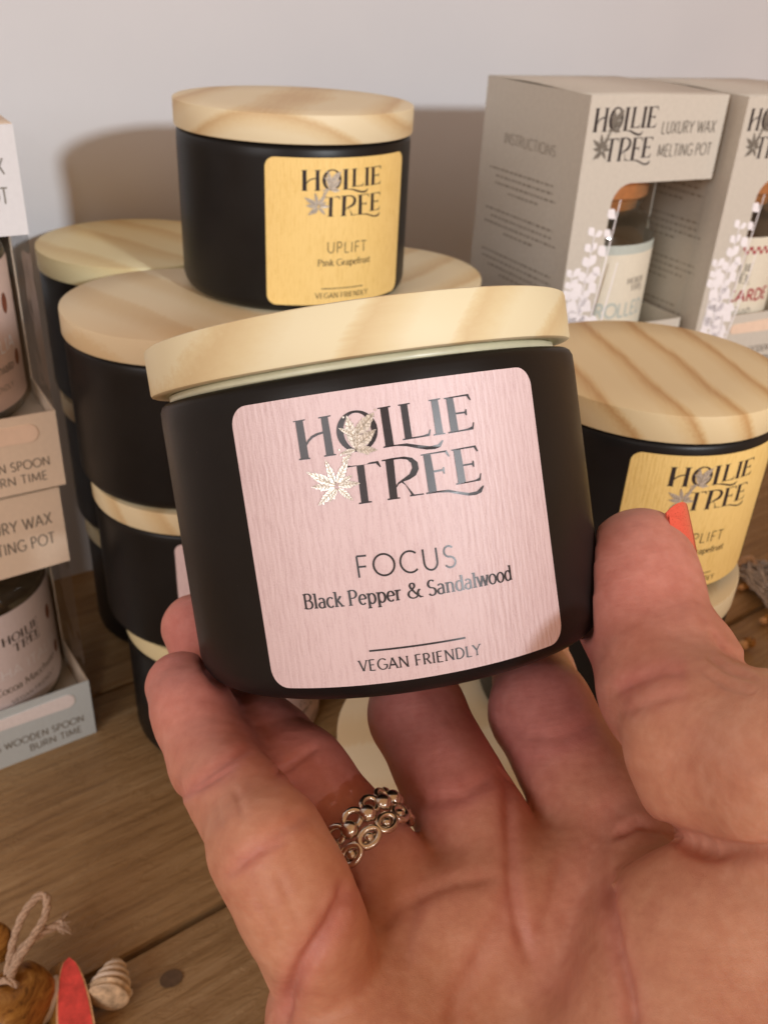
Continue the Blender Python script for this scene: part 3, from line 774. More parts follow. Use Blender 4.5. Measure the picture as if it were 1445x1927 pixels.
def build_hand():
    h = 0.95
    lo = np.array([-72.0, -205.0, 84.0]); hi = np.array([108.0, 8.0, 252.0])
    nx, ny, nz = [int(math.ceil((hi[i] - lo[i]) / h)) + 1 for i in range(3)]
    ax = [(lo[i] + h * np.arange(n)).astype(np.float32) for i, n in enumerate((nx, ny, nz))]
    BIG = np.float32(40.0)

    def window(pts, rad, pad=14):
        P = np.array(pts); a = P.min(0) - rad - pad; b = P.max(0) + rad + pad
        i0 = np.clip(((a - lo) / h).astype(int), 0, None); i1 = np.minimum(((b - lo) / h).astype(int) + 2, (nx, ny, nz))
        return tuple(slice(int(i0[k]), int(max(i1[k], i0[k] + 1))) for k in range(3))

    def smin(a, b, k):
        hh = np.clip(0.5 + 0.5 * (b - a) / k, 0, 1)
        return b + (a - b) * hh - k * hh * (1 - hh)

    def prim(field, spec, k):
        """spec: ('cone', a, ra, b, rb) or ('ball', c, (rx,ry,rz), R)"""
        if spec[0] == 'cone':
            _, a, ra, b, rb = spec
            w = window([a, b], max(ra, rb))
        else:
            _, c, rr, rot = spec
            w = window([c], max(rr))
        X = ax[0][w[0]][:, None, None]; Y = ax[1][w[1]][None, :, None]; Zz = ax[2][w[2]][None, None, :]
        if spec[0] == 'cone':
            ab = (b - a).astype(np.float32); L2 = float(ab @ ab)
            t = ((X - a[0]) * ab[0] + (Y - a[1]) * ab[1] + (Zz - a[2]) * ab[2]) / L2
            t = np.clip(t, 0, 1)
            d = np.sqrt((X - a[0] - t * ab[0]) ** 2 + (Y - a[1] - t * ab[1]) ** 2 + (Zz - a[2] - t * ab[2]) ** 2) - (ra + (rb - ra) * t)
        else:
            dx, dy, dz = X - c[0], Y - c[1], Zz - c[2]
            q = [dx * rot[0][i] + dy * rot[1][i] + dz * rot[2][i] for i in range(3)]
            n = np.sqrt((q[0] / rr[0]) ** 2 + (q[1] / rr[1]) ** 2 + (q[2] / rr[2]) ** 2)
            d = (n - 1) * min(rr)
        field[w] = smin(field[w], d.astype(np.float32), np.float32(k))

    def new(): return np.full((nx, ny, nz), BIG, np.float32)
    def ball(px, py, d, rr, axis=None):
        rot = np.eye(3)
        if axis is not None:
            a = np.array(axis, float); a /= np.linalg.norm(a)
            b = np.cross(a, [0, 0, 1.0]); b /= np.linalg.norm(b); rot = np.stack([a, b, np.cross(a, b)], 1)
        return ('ball', cs(px, py, d), rr, rot)

    # palm: metacarpals, mounts, wrist and a stretch of forearm
    palm = new()
    def cone(a, ra, b, rb): return ('cone', cs(*a), ra, cs(*b), rb)
    PAL = [
        cone((655, 1900, 144), 11.5, (1010, 2620, 128), 15),
        cone((845, 1790, 151), 12.5, (1090, 2650, 134), 16),
        cone((975, 1730, 154), 12.5, (1180, 2650, 136), 17),
        cone((1180, 1665, 160), 12.5, (1270, 2620, 140), 17),
        cone((720, 2040, 137), 14.0, (960, 2560, 124), 19),          # hypothenar
        cone((1330, 1830, 131), 15.5, (1215, 2380, 122), 24),        # thenar
        cone((1470, 1830, 127), 16.5, (1300, 2250, 122), 23),
        cone((1020, 2600, 134), 21, (1120, 3500, 120), 22),          # forearm
        cone((1250, 2600, 134), 21, (1380, 3500, 120), 22),
    ]
    for s in PAL: prim(palm, s, 9.0)
    prim(palm, cone((1145, 1700, 153), 10.0, (1230, 1870, 143), 13), 9.0)
    # web between thumb and index finger
    prim(palm, cone((1215, 1640, 165), 10.0, (1400, 1760, 152), 12), 9.0)

    def finger(joints, pads, k=5.0):
        f = new()
        for (a, b) in zip(joints[:-1], joints[1:]):
            prim(f, ('cone', cs(*a[:3]), a[3], cs(*b[:3]), b[3]), k)
        for p in pads: prim(f, p, k)
        return f

    fingers = []
    pk = [(655, 1900, 141, 9.4), (503, 1592, 136, 8.3), (402, 1428, 160, 7.5), (341, 1292, 177, 6.9)]
    fingers.append((finger(pk, [
        ball(562, 1700, 132, (16, 8.8, 8.6), cs(*pk[1][:3]) - cs(*pk[0][:3])),
        ball(364, 1338, 168, (10.0, 7.3, 7.3), cs(*pk[3][:3]) - cs(*pk[2][:3])),
    ], 3.0), 1.6))
    rg = [(845, 1790, 151, 9.2), (562, 1462, 162, 8.5), (440, 1335, 186, 7.9), (366, 1180, 198, 7.2)]
    fingers.append((finger(rg, [ball(500, 1395, 173, (10, 8.0, 8.0), cs(*rg[2][:3]) - cs(*rg[1][:3]))], 3.0), 4.0))
    md = [(970, 1715, 152, 10.8), (786, 1345, 182, 9.4), (760, 1258, 210, 8.4), (738, 1150, 237, 7.4)]
    fingers.append((finger(md, [], 3.0), 3.5))
    ix = [(1180, 1640, 156, 11.2), (1018, 1338, 181, 9.9), (994, 1225, 211, 8.5), (985, 1100, 237, 7.4)]
    fingers.append((finger(ix, [], 3.0), 4.0))
    th = [(1470, 1830, 127, 16.0), (1640, 1640, 119, 13.0), (1520, 1452, 121, 11.8), (1352, 1412, 138, 12.6), (1262, 1296, 155, 10.9), (1203, 1130, 169, 10.1), (1206, 1048, 173, 9.4)]
    fingers.append((finger(th, [
        ball(1190, 1125, 168, (12.5, 9.9, 9.6), cs(1210, 1046, 173) - cs(1206, 1160, 168)),
        ball(1292, 1240, 158, (7.4, 7.4, 7.4)),
    ], 6.0), 2.0))

    total = palm.copy()
    for f, k in fingers:
        total = smin(total, smin(f, palm, np.float32(k)), np.float32(2.0))
    # flesh gives way to the held jar
    B = np.stack([CAM_R, CAM_U, CAM_F])
    jc = B @ (np.array(_base) - CAM_C); ja = B @ HAX
    X = ax[0][:, None, None] - jc[0]; Y = ax[1][None, :, None] - jc[1]; Zz = ax[2][None, None, :] - jc[2]
    hh = X * ja[0] + Y * ja[1] + Zz * ja[2]
    rr = np.sqrt(np.maximum(X * X + Y * Y + Zz * Zz - hh * hh, 0))
    e = 3.2
    qx = rr - (R_JAR + 0.15 - e); qy = np.abs(hh - (H_BODY + 9) / 2) - ((H_BODY + 9) / 2 + 0.15 - e)
    jar = np.sqrt(np.maximum(qx, 0) ** 2 + np.maximum(qy, 0) ** 2) + np.minimum(np.maximum(qx, qy), 0) - e
    kk = 0.8
    hm_ = np.clip(0.5 - 0.5 * (-jar - total) / kk, 0, 1)   # smooth max
    total = (-jar) + (total + jar) * hm_ + kk * hm_ * (1 - hm_)
    total = total.astype(np.float32)

    # surface nets
    F = total
    ins = F < 0
    corner = [(i, j, k) for i in (0, 1) for j in (0, 1) for k in (0, 1)]
    cnt = np.zeros((nx - 1, ny - 1, nz - 1), np.int8)
    for i, j, k in corner: cnt += ins[i:nx - 1 + i, j:ny - 1 + j, k:nz - 1 + k]
    act = np.argwhere((cnt > 0) & (cnt < 8))
    idx = np.full(cnt.shape, -1, np.int32)
    idx[tuple(act.T)] = np.arange(len(act))
    acc = np.zeros((len(act), 3)); num = np.zeros(len(act))
    for a in corner:
        for axs in range(3):
            if a[axs]: continue
            b = list(a); b[axs] = 1
            fa = F[act[:, 0] + a[0], act[:, 1] + a[1], act[:, 2] + a[2]]
            fb = F[act[:, 0] + b[0], act[:, 1] + b[1], act[:, 2] + b[2]]
            m = (fa < 0) != (fb < 0)
            t = fa[m] / (fa[m] - fb[m])
            p = act[m] + np.array(a, float); p[:, axs] += t
            acc[m] += p; num[m] += 1
    vert = lo + h * (acc / num[:, None])
    quads = []
    for axs in range(3):
        sl0 = [slice(1, -1)] * 3; sl0[axs] = slice(0, -1)
        sl1 = list(sl0); sl1[axs] = slice(1, None)
        A, Bn = ins[tuple(sl0)], ins[tuple(sl1)]
        e = np.argwhere(A != Bn)
        off = np.array([1, 1, 1]); off[axs] = 0
        g = e + off
        o1, o2 = [(1, 2), (2, 0), (0, 1)][axs]
        d1 = np.zeros(3, int); d1[o1] = 1
        d2 = np.zeros(3, int); d2[o2] = 1
        q = np.stack([idx[tuple((g - d1 - d2).T)], idx[tuple((g - d2).T)], idx[tuple(g.T)], idx[tuple((g - d1).T)]], 1)
        flip = A[tuple(e.T)]
        q[flip] = q[flip][:, ::-1]
        quads.append(q)
    quads = np.concatenate(quads)
    quads = quads[(quads >= 0).all(1)]

    def relax(v, q, it, lam=0.5):
        ed = np.concatenate([q[:, [0, 1]], q[:, [1, 2]], q[:, [2, 3]], q[:, [3, 0]]])
        ed = np.concatenate([ed, ed[:, ::-1]])
        deg = np.bincount(ed[:, 0], minlength=len(v)).astype(float)
        for _ in range(it):
            s = np.stack([np.bincount(ed[:, 0], v[ed[:, 1], c], len(v)) for c in range(3)], 1)
            v = v + lam * (s / deg[:, None] - v)
            s = np.stack([np.bincount(ed[:, 0], v[ed[:, 1], c], len(v)) for c in range(3)], 1)
            v = v - (lam * 1.03) * (s / deg[:, None] - v)
        return v
    vert = relax(vert, quads, 9)
    # refine once so creases have something to bite into
    me = bpy.data.meshes.new('hand_rough')
    me.from_pydata(vert.tolist(), [], quads.tolist()); me.update()
    tmp = bpy.data.objects.new('hand_rough', me); COL.objects.link(tmp)
    md_ = tmp.modifiers.new('s', 'SUBSURF'); md_.levels = 1; md_.render_levels = 1
    dg = bpy.context.evaluated_depsgraph_get()
    ev = tmp.evaluated_get(dg); me2 = ev.to_mesh()
    nv = len(me2.vertices)
    v = np.zeros(nv * 3); me2.vertices.foreach_get('co', v); v = v.reshape(-1, 3)
    q = np.zeros(len(me2.polygons) * 4, np.int32); me2.loops.foreach_get('vertex_index', q); q = q.reshape(-1, 4)
    ev.to_mesh_clear()
    bpy.data.objects.remove(tmp); bpy.data.meshes.remove(me)

    v = relax(v, q, 3)
    def normals(v):
        n = np.cross(v[q[:, 2]] - v[q[:, 0]], v[q[:, 3]] - v[q[:, 1]])
        o = np.zeros_like(v)
        for k in range(4):
            for c in range(3): o[:, c] += np.bincount(q[:, k], n[:, c], len(v))
        return o / (np.linalg.norm(o, axis=1, keepdims=True) + 1e-12)
    n = normals(v)
    if (n[:, 2] * (v[:, 2] - v[:, 2].mean())).sum() < 0: n = -n
    px = PX_W / 2 + FOCAL_PX * v[:, 0] / v[:, 2]; py = PX_H / 2 - FOCAL_PX * v[:, 1] / v[:, 2]
    facing = (n[:, 2] < 0.25)
    dz = np.zeros(nv); flush = np.zeros(nv)

    def seg_dist(poly):
        best = np.full(nv, 1e9); tt = np.zeros(nv)
        tot = len(poly) - 1
        for i in range(tot):
            a, b = np.array(poly[i], float), np.array(poly[i + 1], float)
            ab = b - a
            t = np.clip(((px - a[0]) * ab[0] + (py - a[1]) * ab[1]) / (ab @ ab), 0, 1)
            d = np.hypot(px - a[0] - t * ab[0], py - a[1] - t * ab[1])
            m = d < best
            best[m] = d[m]; tt[m] = (i + t[m]) / tot
        return best, tt

    for dlo, dhi, poly, depth, width, fl in CREASES:
        d, t = seg_dist(poly)
        mmd = d * v[:, 2] / FOCAL_PX
        m = facing & (v[:, 2] > dlo) & (v[:, 2] < dhi) & (mmd < 9)
        fade = np.minimum(1, 6 * np.minimum(t, 1 - t) + 0.15)
        g = np.exp(-(mmd / width) ** 2) * fade * m
        lip = np.exp(-((mmd - 2.4 * width) / (1.6 * width)) ** 2) * fade * m
        dz -= depth * g; dz += depth * (0.18 if depth < 1 else 0.0) * lip
        flush += fl * np.exp(-(mmd / (width * 2.2)) ** 2) * fade * m
    # soft unevenness of flesh
    s = np.zeros(nv)
    rs = np.random.RandomState(5)
    for f_, a_ in ((0.16, 0.22), (0.33, 0.11), (0.7, 0.05)):
        for _ in range(5):
            k = rs.normal(size=3); k *= f_ / np.linalg.norm(k) * 2
            s += a_ * np.sin(v @ k + rs.uniform(0, 6.28)) / 2.2
    dz += s * 0.45
    # tendons and flesh folds running up the palm
    v = v + n * dz[:, None]
    for tip, rad in ((cs(345, 1270, 172), 20), (cs(366, 1180, 196), 17), (cs(1190, 1090, 165), 24), (cs(1010, 1310, 172), 16), (cs(800, 1380, 172), 22), (cs(575, 1400, 158), 20)):
        flush += 0.85 * np.exp(-(np.linalg.norm(v - tip, axis=1) / rad) ** 2)
    flush = np.clip(flush, 0, 1)
    # camera frame to world, then to a local frame at the wrist
    W = CAM_C + v[:, :1] * CAM_R + v[:, 1:2] * CAM_U + v[:, 2:3] * CAM_F
    me = bpy.data.meshes.new('hand')
    me.from_pydata((W * MM).tolist(), [], q[:, ::-1].tolist()); me.update()
    bm = bmesh.new(); bm.from_mesh(me)
    bmesh.ops.recalc_face_normals(bm, faces=bm.faces[:])
    bm.to_mesh(me); bm.free()
    at = me.attributes.new('flush', 'FLOAT', 'POINT')
    at.data.foreach_set('value', flush.astype(np.float32))
    o = link_mesh('hand', me, M['skin'], None, True)
    return o

# (nearest depth, farthest depth, line in the photograph, depth mm, half width mm, redness)
CREASES = [
    (100, 175, [(335, 1497), (385, 1462), (430, 1430), (482, 1402)], 0.5, 0.8, 0.3),     # little finger joints
    (100, 175, [(330, 1508), (390, 1476), (450, 1440)], 0.35, 0.5, 0.3),
    (100, 160, [(430, 1640), (490, 1592), (540, 1556), (590, 1530)], 0.5, 0.8, 0.3),
    (100, 160, [(420, 1655), (480, 1612), (540, 1578)], 0.35, 0.5, 0.3),
    (100, 160, [(655, 1650), (650, 1690), (622, 1745), (575, 1810), (540, 1880), (520, 1960)], 1.6, 1.1, 0.7),
    (130, 185, [(515, 1462), (560, 1432), (600, 1402)], 0.55, 0.7, 0.5),                   # ring finger
    (120, 170, [(755, 1490), (800, 1510), (870, 1498), (940, 1450)], 0.4, 1.3, 0.5),
    (120, 180, [(925, 1350), (990, 1385), (1060, 1385), (1130, 1352)], 0.3, 1.3, 0.4),    # index finger
    (115, 165, [(943, 1440), (955, 1480), (958, 1560), (962, 1650), (975, 1740), (1005, 1840)], 0.8, 1.1, 0.35),
    (115, 165, [(962, 1650), (940, 1730), (900, 1800), (860, 1880), (845, 1940)], 0.45, 1.3, 0.2),
    (100, 160, [(1190, 1480), (1140, 1540), (1112, 1620), (1075, 1720), (1052, 1830), (1040, 1940)], 0.9, 1.9, 0.3),
    (100, 160, [(1150, 1640), (1146, 1700), (1160, 1780), (1182, 1870), (1195, 1960)], 1.2, 0.9, 0.5),
    (100, 160, [(790, 1660), (770, 1740), (760, 1830)], 0.35, 1.2, 0.1),
    (100, 160, [(1060, 1600), (1040, 1700), (1000, 1800)], 0.35, 1.2, 0.1),
    (100, 160, [(700, 1760), (760, 1700), (850, 1660), (940, 1650)], 0.4, 1.2, 0.1),
    (100, 160, [(1150, 1575), (1200, 1552), (1250, 1560), (1300, 1590)], 0.9, 0.9, 0.3),
    (95, 150, [(1275, 1578), (1330, 1598), (1400, 1606), (1470, 1606), (1580, 1590)], 2.0, 1.1, 0.25),  # fold under the thumb
    (120, 175, [(1150, 1305), (1195, 1280), (1250, 1262), (1300, 1262)], 0.6, 1.0, 0.5),   # thumb joint
    (120, 175, [(1165, 1345), (1230, 1318), (1300, 1300)], 0.35, 0.9, 0.3),
    (120, 170, [(1330, 1232), (1370, 1262), (1430, 1280)], 0.45, 0.5, 0.1),
    (120, 170, [(1345, 1205), (1390, 1240), (1440, 1255)], 0.45, 0.5, 0.1),
    (120, 170, [(1320, 1262), (1370, 1292), (1440, 1310)], 0.35, 0.5, 0.1),
    (120, 170, [(1335, 1185), (1365, 1222), (1410, 1240)], 0.35, 0.5, 0.1),
    (100, 160, [(1240, 1400), (1330, 1470), (1430, 1530)], 0.35, 1.6, 0.1),
    (100, 160, [(1290, 1360), (1370, 1420), (1440, 1450)], 0.3, 1.4, 0.1),
    (100, 150, [(470, 1660), (530, 1790), (560, 1850)], 0.25, 0.8, 0.0),
    (100, 150, [(520, 1640), (560, 1730)], 0.2, 0.6, 0.0),
    (100, 170, [(400, 1490), (420, 1560)], 0.2, 0.5, 0.0),
    (100, 170, [(440, 1480), (462, 1545)], 0.2, 0.5, 0.0),
]
hand = build_hand()
tag(hand, 'right hand, palm up, holding the pink-labelled candle with coral thumbnail', 'hand')

# thumbnail: a curved plate on the outer side of the thumb's last joint
def mat_nail():
    m, nt, b = new_mat('coral_polish')
    vor = N(nt, 'ShaderNodeTexVoronoi'); vor.inputs['Randomness'].default_value = 0.8
    nt.links.new(coords(nt, (520, 520, 520)), vor.inputs['Vector'])
    cr = ramp(nt, [(0.0, (0.16, 0.012, 0.012)), (0.13, (0.25, 0.02, 0.02)), (0.19, (0.80, 0.115, 0.075)), (1.0, (0.84, 0.135, 0.09))], vor.outputs['Distance'])
    nt.links.new(cr.outputs[0], b.inputs['Base Color'])
    b.inputs['Roughness'].default_value = 0.12
    b.inputs['Coat Weight'].default_value = 0.6
    return m
M['nail'] = mat_nail()
def build_nail():
    tipc, basec = cs(1208, 1034, 174.0), cs(1205, 1140, 170.0)
    axis = tipc - basec; L = np.linalg.norm(axis); axis = axis / L
    nrm = np.array([math.cos(math.radians(-13)), 0, math.sin(math.radians(-13))]); nrm -= axis * (nrm @ axis); nrm /= np.linalg.norm(nrm)
    side = np.cross(axis, nrm)
    if side[2] > 0: side = -side             # toward the viewer
    V, F = [], []
    nu, nv = 16, 14
    for lay in (0, 1):
        for j in range(nv + 1):
            s = -3.5 + (L + 9.0 + 3.5) * j / nv
            for i in range(nu + 1):
                a = math.radians(-62 + 124 * i / nu)
                r = 10.25 - 0.055 * max(0, s - 6) ** 1.35 + 0.25 * math.sin(math.pi * j / nv) - (0.45 if lay else 0)
                edge = 1 - 0.20 * (abs(i - nu / 2) / (nu / 2)) ** 3 * (1 if j > nv - 3 else 0)
                p = basec + axis * s * edge + nrm * r * math.cos(a) + side * r * 0.98 * math.sin(a)
                V.append(CAM_C + p[0] * CAM_R + p[1] * CAM_U + p[2] * CAM_F)
    st = (nu + 1) * (nv + 1)
    for j in range(nv):
        for i in range(nu):
            a = j * (nu + 1) + i
            F.append((a, a + 1, a + nu + 2, a + nu + 1)); F.append((st + a, st + a + nu + 1, st + a + nu + 2, st + a + 1))
    for j in range(nv):
        for i in (0, nu):
            a = j * (nu + 1) + i; F.append((a, a + nu + 1, st + a + nu + 1, st + a))
    for i in range(nu):
        for j in (0, nv):
            a = j * (nu + 1) + i; F.append((a, a + 1, st + a + 1, st + a))
    o = mesh_object('thumbnail', V, F, M['nail'], hand, True)
    bm = bmesh.new(); bm.from_mesh(o.data); bmesh.ops.recalc_face_normals(bm, faces=bm.faces[:]); bm.to_mesh(o.data); bm.free()
    shade_by_angle(o, 50)
build_nail()

# beaded silver ring on the ring finger
def build_ring():
    a, b = cs(845, 1790, 145), cs(562, 1462, 160)
    ctr = cs(680, 1592, 153.5)
    t = (b - a) / np.linalg.norm(b - a)
    # squash into the world frame
    def w(p): return CAM_C + p[0] * CAM_R + p[1] * CAM_U + p[2] * CAM_F
    c, tw = w(ctr), t[0] * CAM_R + t[1] * CAM_U + t[2] * CAM_F
    e1 = CAM_R - tw * (CAM_R @ tw); e1 /= np.linalg.norm(e1)
    e2 = np.cross(tw, e1)
    mw = Matrix.Identity(4)
    for i in range(3):
        mw[i][0], mw[i][1], mw[i][2], mw[i][3] = e1[i], e2[i], tw[i], c[i] * MM
    root = empty('finger_ring', mw)
    R = 9.0
    ring = lambda z, rr, rad, seg=72: tube([(rr * math.cos(2 * math.pi * i / seg), rr * math.sin(2 * math.pi * i / seg), z) for i in range(seg)], rad, 8, True)
    for z in (-1.7, 1.5):
        mesh_object('band', *ring(z, R - 0.35, 0.5), M['silver'], root, True)
    bead = None
    nb = 15
    for i in range(nb):
        an = 2 * math.pi * i / nb
        for row, (z, rad, rr) in enumerate(((1.5, 1.52, R + 0.35), (-1.5, 0.82, R + 0.35))):
            V, F = ellipsoid((0, 0, 0), (rad, rad * 1.05, rad), 14, 8)
            key = 'bead%d' % row
            if key not in build_ring.__dict__:
                o = mesh_object('bead', V, F, M['silver'], root, True); build_ring.__dict__[key] = o.data
            else:
                o = link_mesh('bead', build_ring.__dict__[key], M['silver'], root)
            o.matrix_local = Matrix.Rotation(an + (0.17 if row else 0), 4, 'Z') @ Matrix.Translation((rr * MM, 0, z * MM))
        # oval loop framing the small bead, and an open arch over the big one
        for row, (z, ry, rz, rr, turn) in enumerate(((-1.5, 1.85, 1.25, R + 0.4, 0.17), (2.5, 1.6, 1.3, R + 0.1, 0.17))):
            key = 'loop%d' % row
            if key not in build_ring.__dict__:
                seg = 20
                V, F = tube([(0, ry * math.cos(2 * math.pi * s / seg), rz * math.sin(2 * math.pi * s / seg)) for s in range(seg)], 0.58, 7, True)
                o = mesh_object('loop', V, F, M['silver'], root, True); build_ring.__dict__[key] = o.data
            else:
                o = link_mesh('loop', build_ring.__dict__[key], M['silver'], root)
            o.matrix_local = Matrix.Rotation(an + turn, 4, 'Z') @ Matrix.Translation((rr * MM, 0, z * MM))
    tag(root, 'chunky beaded silver ring on the ring finger behind the little finger', 'ring')
build_ring()

# ------------------------------------------------------------------ melting pot boxes with the jars inside
def slab(outline, t, org, ex, ez, n, holes=()):
    """a flat card panel of thickness t: outline in (u,v), face toward n"""
    org, ex, ez, n = map(lambda a: np.array(a, float), (org, ex, ez, n))
    loops = [outline] + list(holes)
    pv, pf = poly_flat(loops)
    m = len(pv)
    V = [org + ex * p[0] + ez * p[1] for p in pv] + [org + ex * p[0] + ez * p[1] - n * t for p in pv]
    F = [tuple(f) for f in pf] + [tuple(i + m for i in f[::-1]) for f in pf]
    o = 0
    for lp in loops:
        k = len(lp)
        for i in range(k):
            a, b = o + i, o + (i + 1) % k
            F.append((a, b, b + m, a + m))
        o += k
    return V, F

def fix_normals(o):
    bm = bmesh.new(); bm.from_mesh(o.data); bmesh.ops.recalc_face_normals(bm, faces=bm.faces[:]); bm.to_mesh(o.data); bm.free()
    return o

def word_lines(rnd, u0, u1, v, height, n, lead):
    """rows of tiny unreadable print"""
    parts = []
    for r in range(n):
        ind = rnd.uniform(0, .12) * (u1 - u0) if r else 0
        x = u0 + ind
        end = u1 - rnd.uniform(0, .14) * (u1 - u0)
        if r == n - 1: x, end = u0 + .3 * (u1 - u0), u1 - .3 * (u1 - u0)
        while x < end:
            w = rnd.uniform(1.0, 3.2)
            y = v - r * lead
            parts.append(ribbon([(x, y), (min(x + w, end), y)], [height * rnd.uniform(.7, 1)] * 2, 5))
            x += w + rnd.uniform(.8, 1.2)
    return parts

def petal(a, b, w):
    a, b = np.array(a, float), np.array(b, float)
    t = b - a; n = np.array([-t[1], t[0]]) / (np.linalg.norm(t) + 1e-9)
    up = [a + t * s + n * w * math.sin(math.pi * s ** 1.3) for s in (.12, .28, .45, .62, .78, .92)]
    dn = [a + t * s - n * w * math.sin(math.pi * s ** 1.3) for s in (.12, .28, .45, .62, .78, .92)]
    return [tuple(a)] + [tuple(p) for p in dn] + [tuple(b)] + [tuple(p) for p in up[::-1]]

def flowers(rnd, W, H, x0, x1, top):
    """tall bell-flower stems printed in white up the left of the front panel"""
    parts = []
    for sx, h, lean in ((.12, .60, .05), (.22, .72, .10), (.05, .46, .0), (.30, .50, .08), (.17, .38, -.04)):
        base = (W * sx * .8, 0.02 * H)
        tip = (W * (sx + lean), H * h * top)
        parts.append(ribbon([base, ((base[0] + tip[0]) / 2 + 1, (base[1] + tip[1]) / 2), tip], [.9, .8, .5], 3))
        n = 9
        for i in range(n):
            s = .25 + .75 * i / (n - 1)
            cx = base[0] + (tip[0] - base[0]) * s; cy = base[1] + (tip[1] - base[1]) * s
            for sd in (-1, 1):
                L = (9.5 - 4.5 * s) * rnd.uniform(.8, 1.2)
                a = math.radians(90 - sd * rnd.uniform(28, 70))
                b = (cx + L * math.cos(a), cy + L * math.sin(a))
                if x0 + .4 < b[0] < x1: parts.append(poly_flat([petal((cx, cy), b, L * .34)]))
    return parts

def carton(matrix, W, D, Hh, cols, jar, texts, spoon):
    root = empty('melting_pot_box', matrix)
    t = 0.55
    X0, X1, Y0, Y1 = -W / 2, W / 2, -D / 2, D / 2
    top, mid, low = cols
    wz0, wz1, wx = .24 * Hh, .735 * Hh, .255 * W
    # front panel in three bands so each takes its own colour
    ex, ez = (1, 0, 0), (0, 0, 1)
    arch = [(wx, wz0)] + [(wx, wz1 - 9)] + [(wx + 9 - 9 * math.cos(a), wz1 - 9 + 9 * math.sin(a)) for a in [math.pi / 2 * i / 8 for i in range(1, 9)]]
    fo = (X0, Y0, 0)
    fix_normals(mesh_object('front_panel', *slab([(0, wz0), (wx, wz0)] + arch[1:] + [(W, wz1), (W, Hh), (0, Hh)], t, fo, ex, ez, (0, -1, 0)), M[top], root))
    fix_normals(mesh_object('lower_panel', *slab([(0, 0), (W, 0), (W, wz0), (0, wz0)], t, fo, ex, ez, (0, -1, 0)), M[low], root))
    so = (X1, Y0, 0)
    fix_normals(mesh_object('window_side_panel', *slab([(t + .05, 0), (D, 0), (D, Hh), (t + .05, Hh), (t + .05, wz1), (.45 * D, wz1), (.45 * D, wz0), (t + .05, wz0)], t, so, (0, 1, 0), ez, (1, 0, 0)), M[mid], root))
    side = fix_normals(mesh_object('text_side_panel', *slab([(0, 0), (D - t, 0), (D - t, Hh), (0, Hh)], t, (X0 + .02, Y1, 0), (0, -1, 0), ez, (-1, 0, 0)), M[mid], root))
    fix_normals(mesh_object('back_panel', *slab([(t, 0), (W - t, 0), (W - t, Hh), (t, Hh)], t, (X1, Y1, 0), (-1, 0, 0), ez, (0, 1, 0)), M['card_in'], root))
    # lid flap bows up a little towards the back
    V, F = [], []
    nb = 8
    for i in range(nb + 1):
        s = i / nb
        y = Y0 + .1 + (D - .2) * s; z = Hh + .10 + 1.5 * math.sin(math.pi * min(1, s * .9)) ** 2 * .6
        V += [(X0 + .1, y, z), (X1 - .1, y, z), (X0 + .1, y, z - t), (X1 - .1, y, z - t)]
    for i in range(nb):
        a, b = 4 * i, 4 * i + 4
        F += [(a, a + 1, b + 1, b), (a + 2, b + 2, b + 3, a + 3), (a, b, b + 2, a + 2), (a + 1, a + 3, b + 3, b + 1)]
    F += [(0, 2, 3, 1), (4 * nb, 4 * nb + 1, 4 * nb + 3, 4 * nb + 2)]
    fix_normals(mesh_object('top_flap', V, F, M[mid], root, True))
    fix_normals(mesh_object('base_panel', *slab([(t, t), (W - t, t), (W - t, D - t), (t, D - t)], t, (X0, Y0, .6), ex, (0, 1, 0), (0, 0, 1)), M['card_in'], root))
    # raised card tray the jar stands on
    fix_normals(mesh_object('inner_tray', *slab([(.8, 1.2), (W - .8, 1.2), (W - .8, D - .8), (.8, D - .8)], t, (X0, Y0, jar), ex, (0, 1, 0), (0, 0, 1)), M['card_in'], root))
    # clear film over the window, folded round the corner
    f = .25
    V = [(X0 + wx - 2, Y0 + t + f, wz0 - 2), (X1 - .35, Y0 + t + f, wz0 - 2), (X1 - .35, Y0 + .45 * D + 2, wz0 - 2), (X0 + wx - 2, Y0 + t + f, wz1 + 2), (X1 - .35, Y0 + t + f, wz1 + 2), (X1 - .35, Y0 + .45 * D + 2, wz1 + 2)]
    V[1] = (X1 - .35, Y0 + .35, wz0 - .1); V[4] = (X1 - .35, Y0 + .35, wz1 + .1)
    mesh_object('window_film', V, [(0, 1, 4, 3), (1, 2, 5, 4)], M['film'], root)
    # print
    rnd = random.Random(int(W * 7 + Hh))
    fp = lambda parts, lift=.15: flat_on(parts, fo, ex, ez, (0, -1, 0), lift)
    sc = W * .45 / 29.0
    lg = []
    for l in LOGO: lg.append(poly_flat([[(W * .04 + (p[0] + 15.0) * sc, Hh * .80 + (p[1] - 5) * sc * 1.25) for p in lp] for lp in l]))
    mesh_object('logo', *fp(lg), M['ink'], root)
    spr = []
    for a, b, w in SPRIG_TOP + SPRIG_LOW:
        k = lambda p: (W * .04 + (p[0] + 15.0) * sc, Hh * .80 + (p[1] - 5) * sc * 1.25)
        spr.append(poly_flat([leaf(k(a), k(b), w * sc, rnd, 4)]))
    mesh_object('logo_sprig', *fp(spr, .22), M['ink_grey'], root)
    tt = text_flat('LUXURY WAX', W * .53, Hh * .885, 4.6, W * .41, thin=.10, track=.10) + text_flat('MELTING POT', W * .53, Hh * .815, 4.6, W * .41, thin=.10, track=.10)
    mesh_object('lettering', *fp(tt), M['ink_grey'], root)
    fl = [p for p in flowers(rnd, W, Hh, 0, wx - .8, .95)]
    mesh_object('flower_print', *fp(fl), M['white_ink'], root)
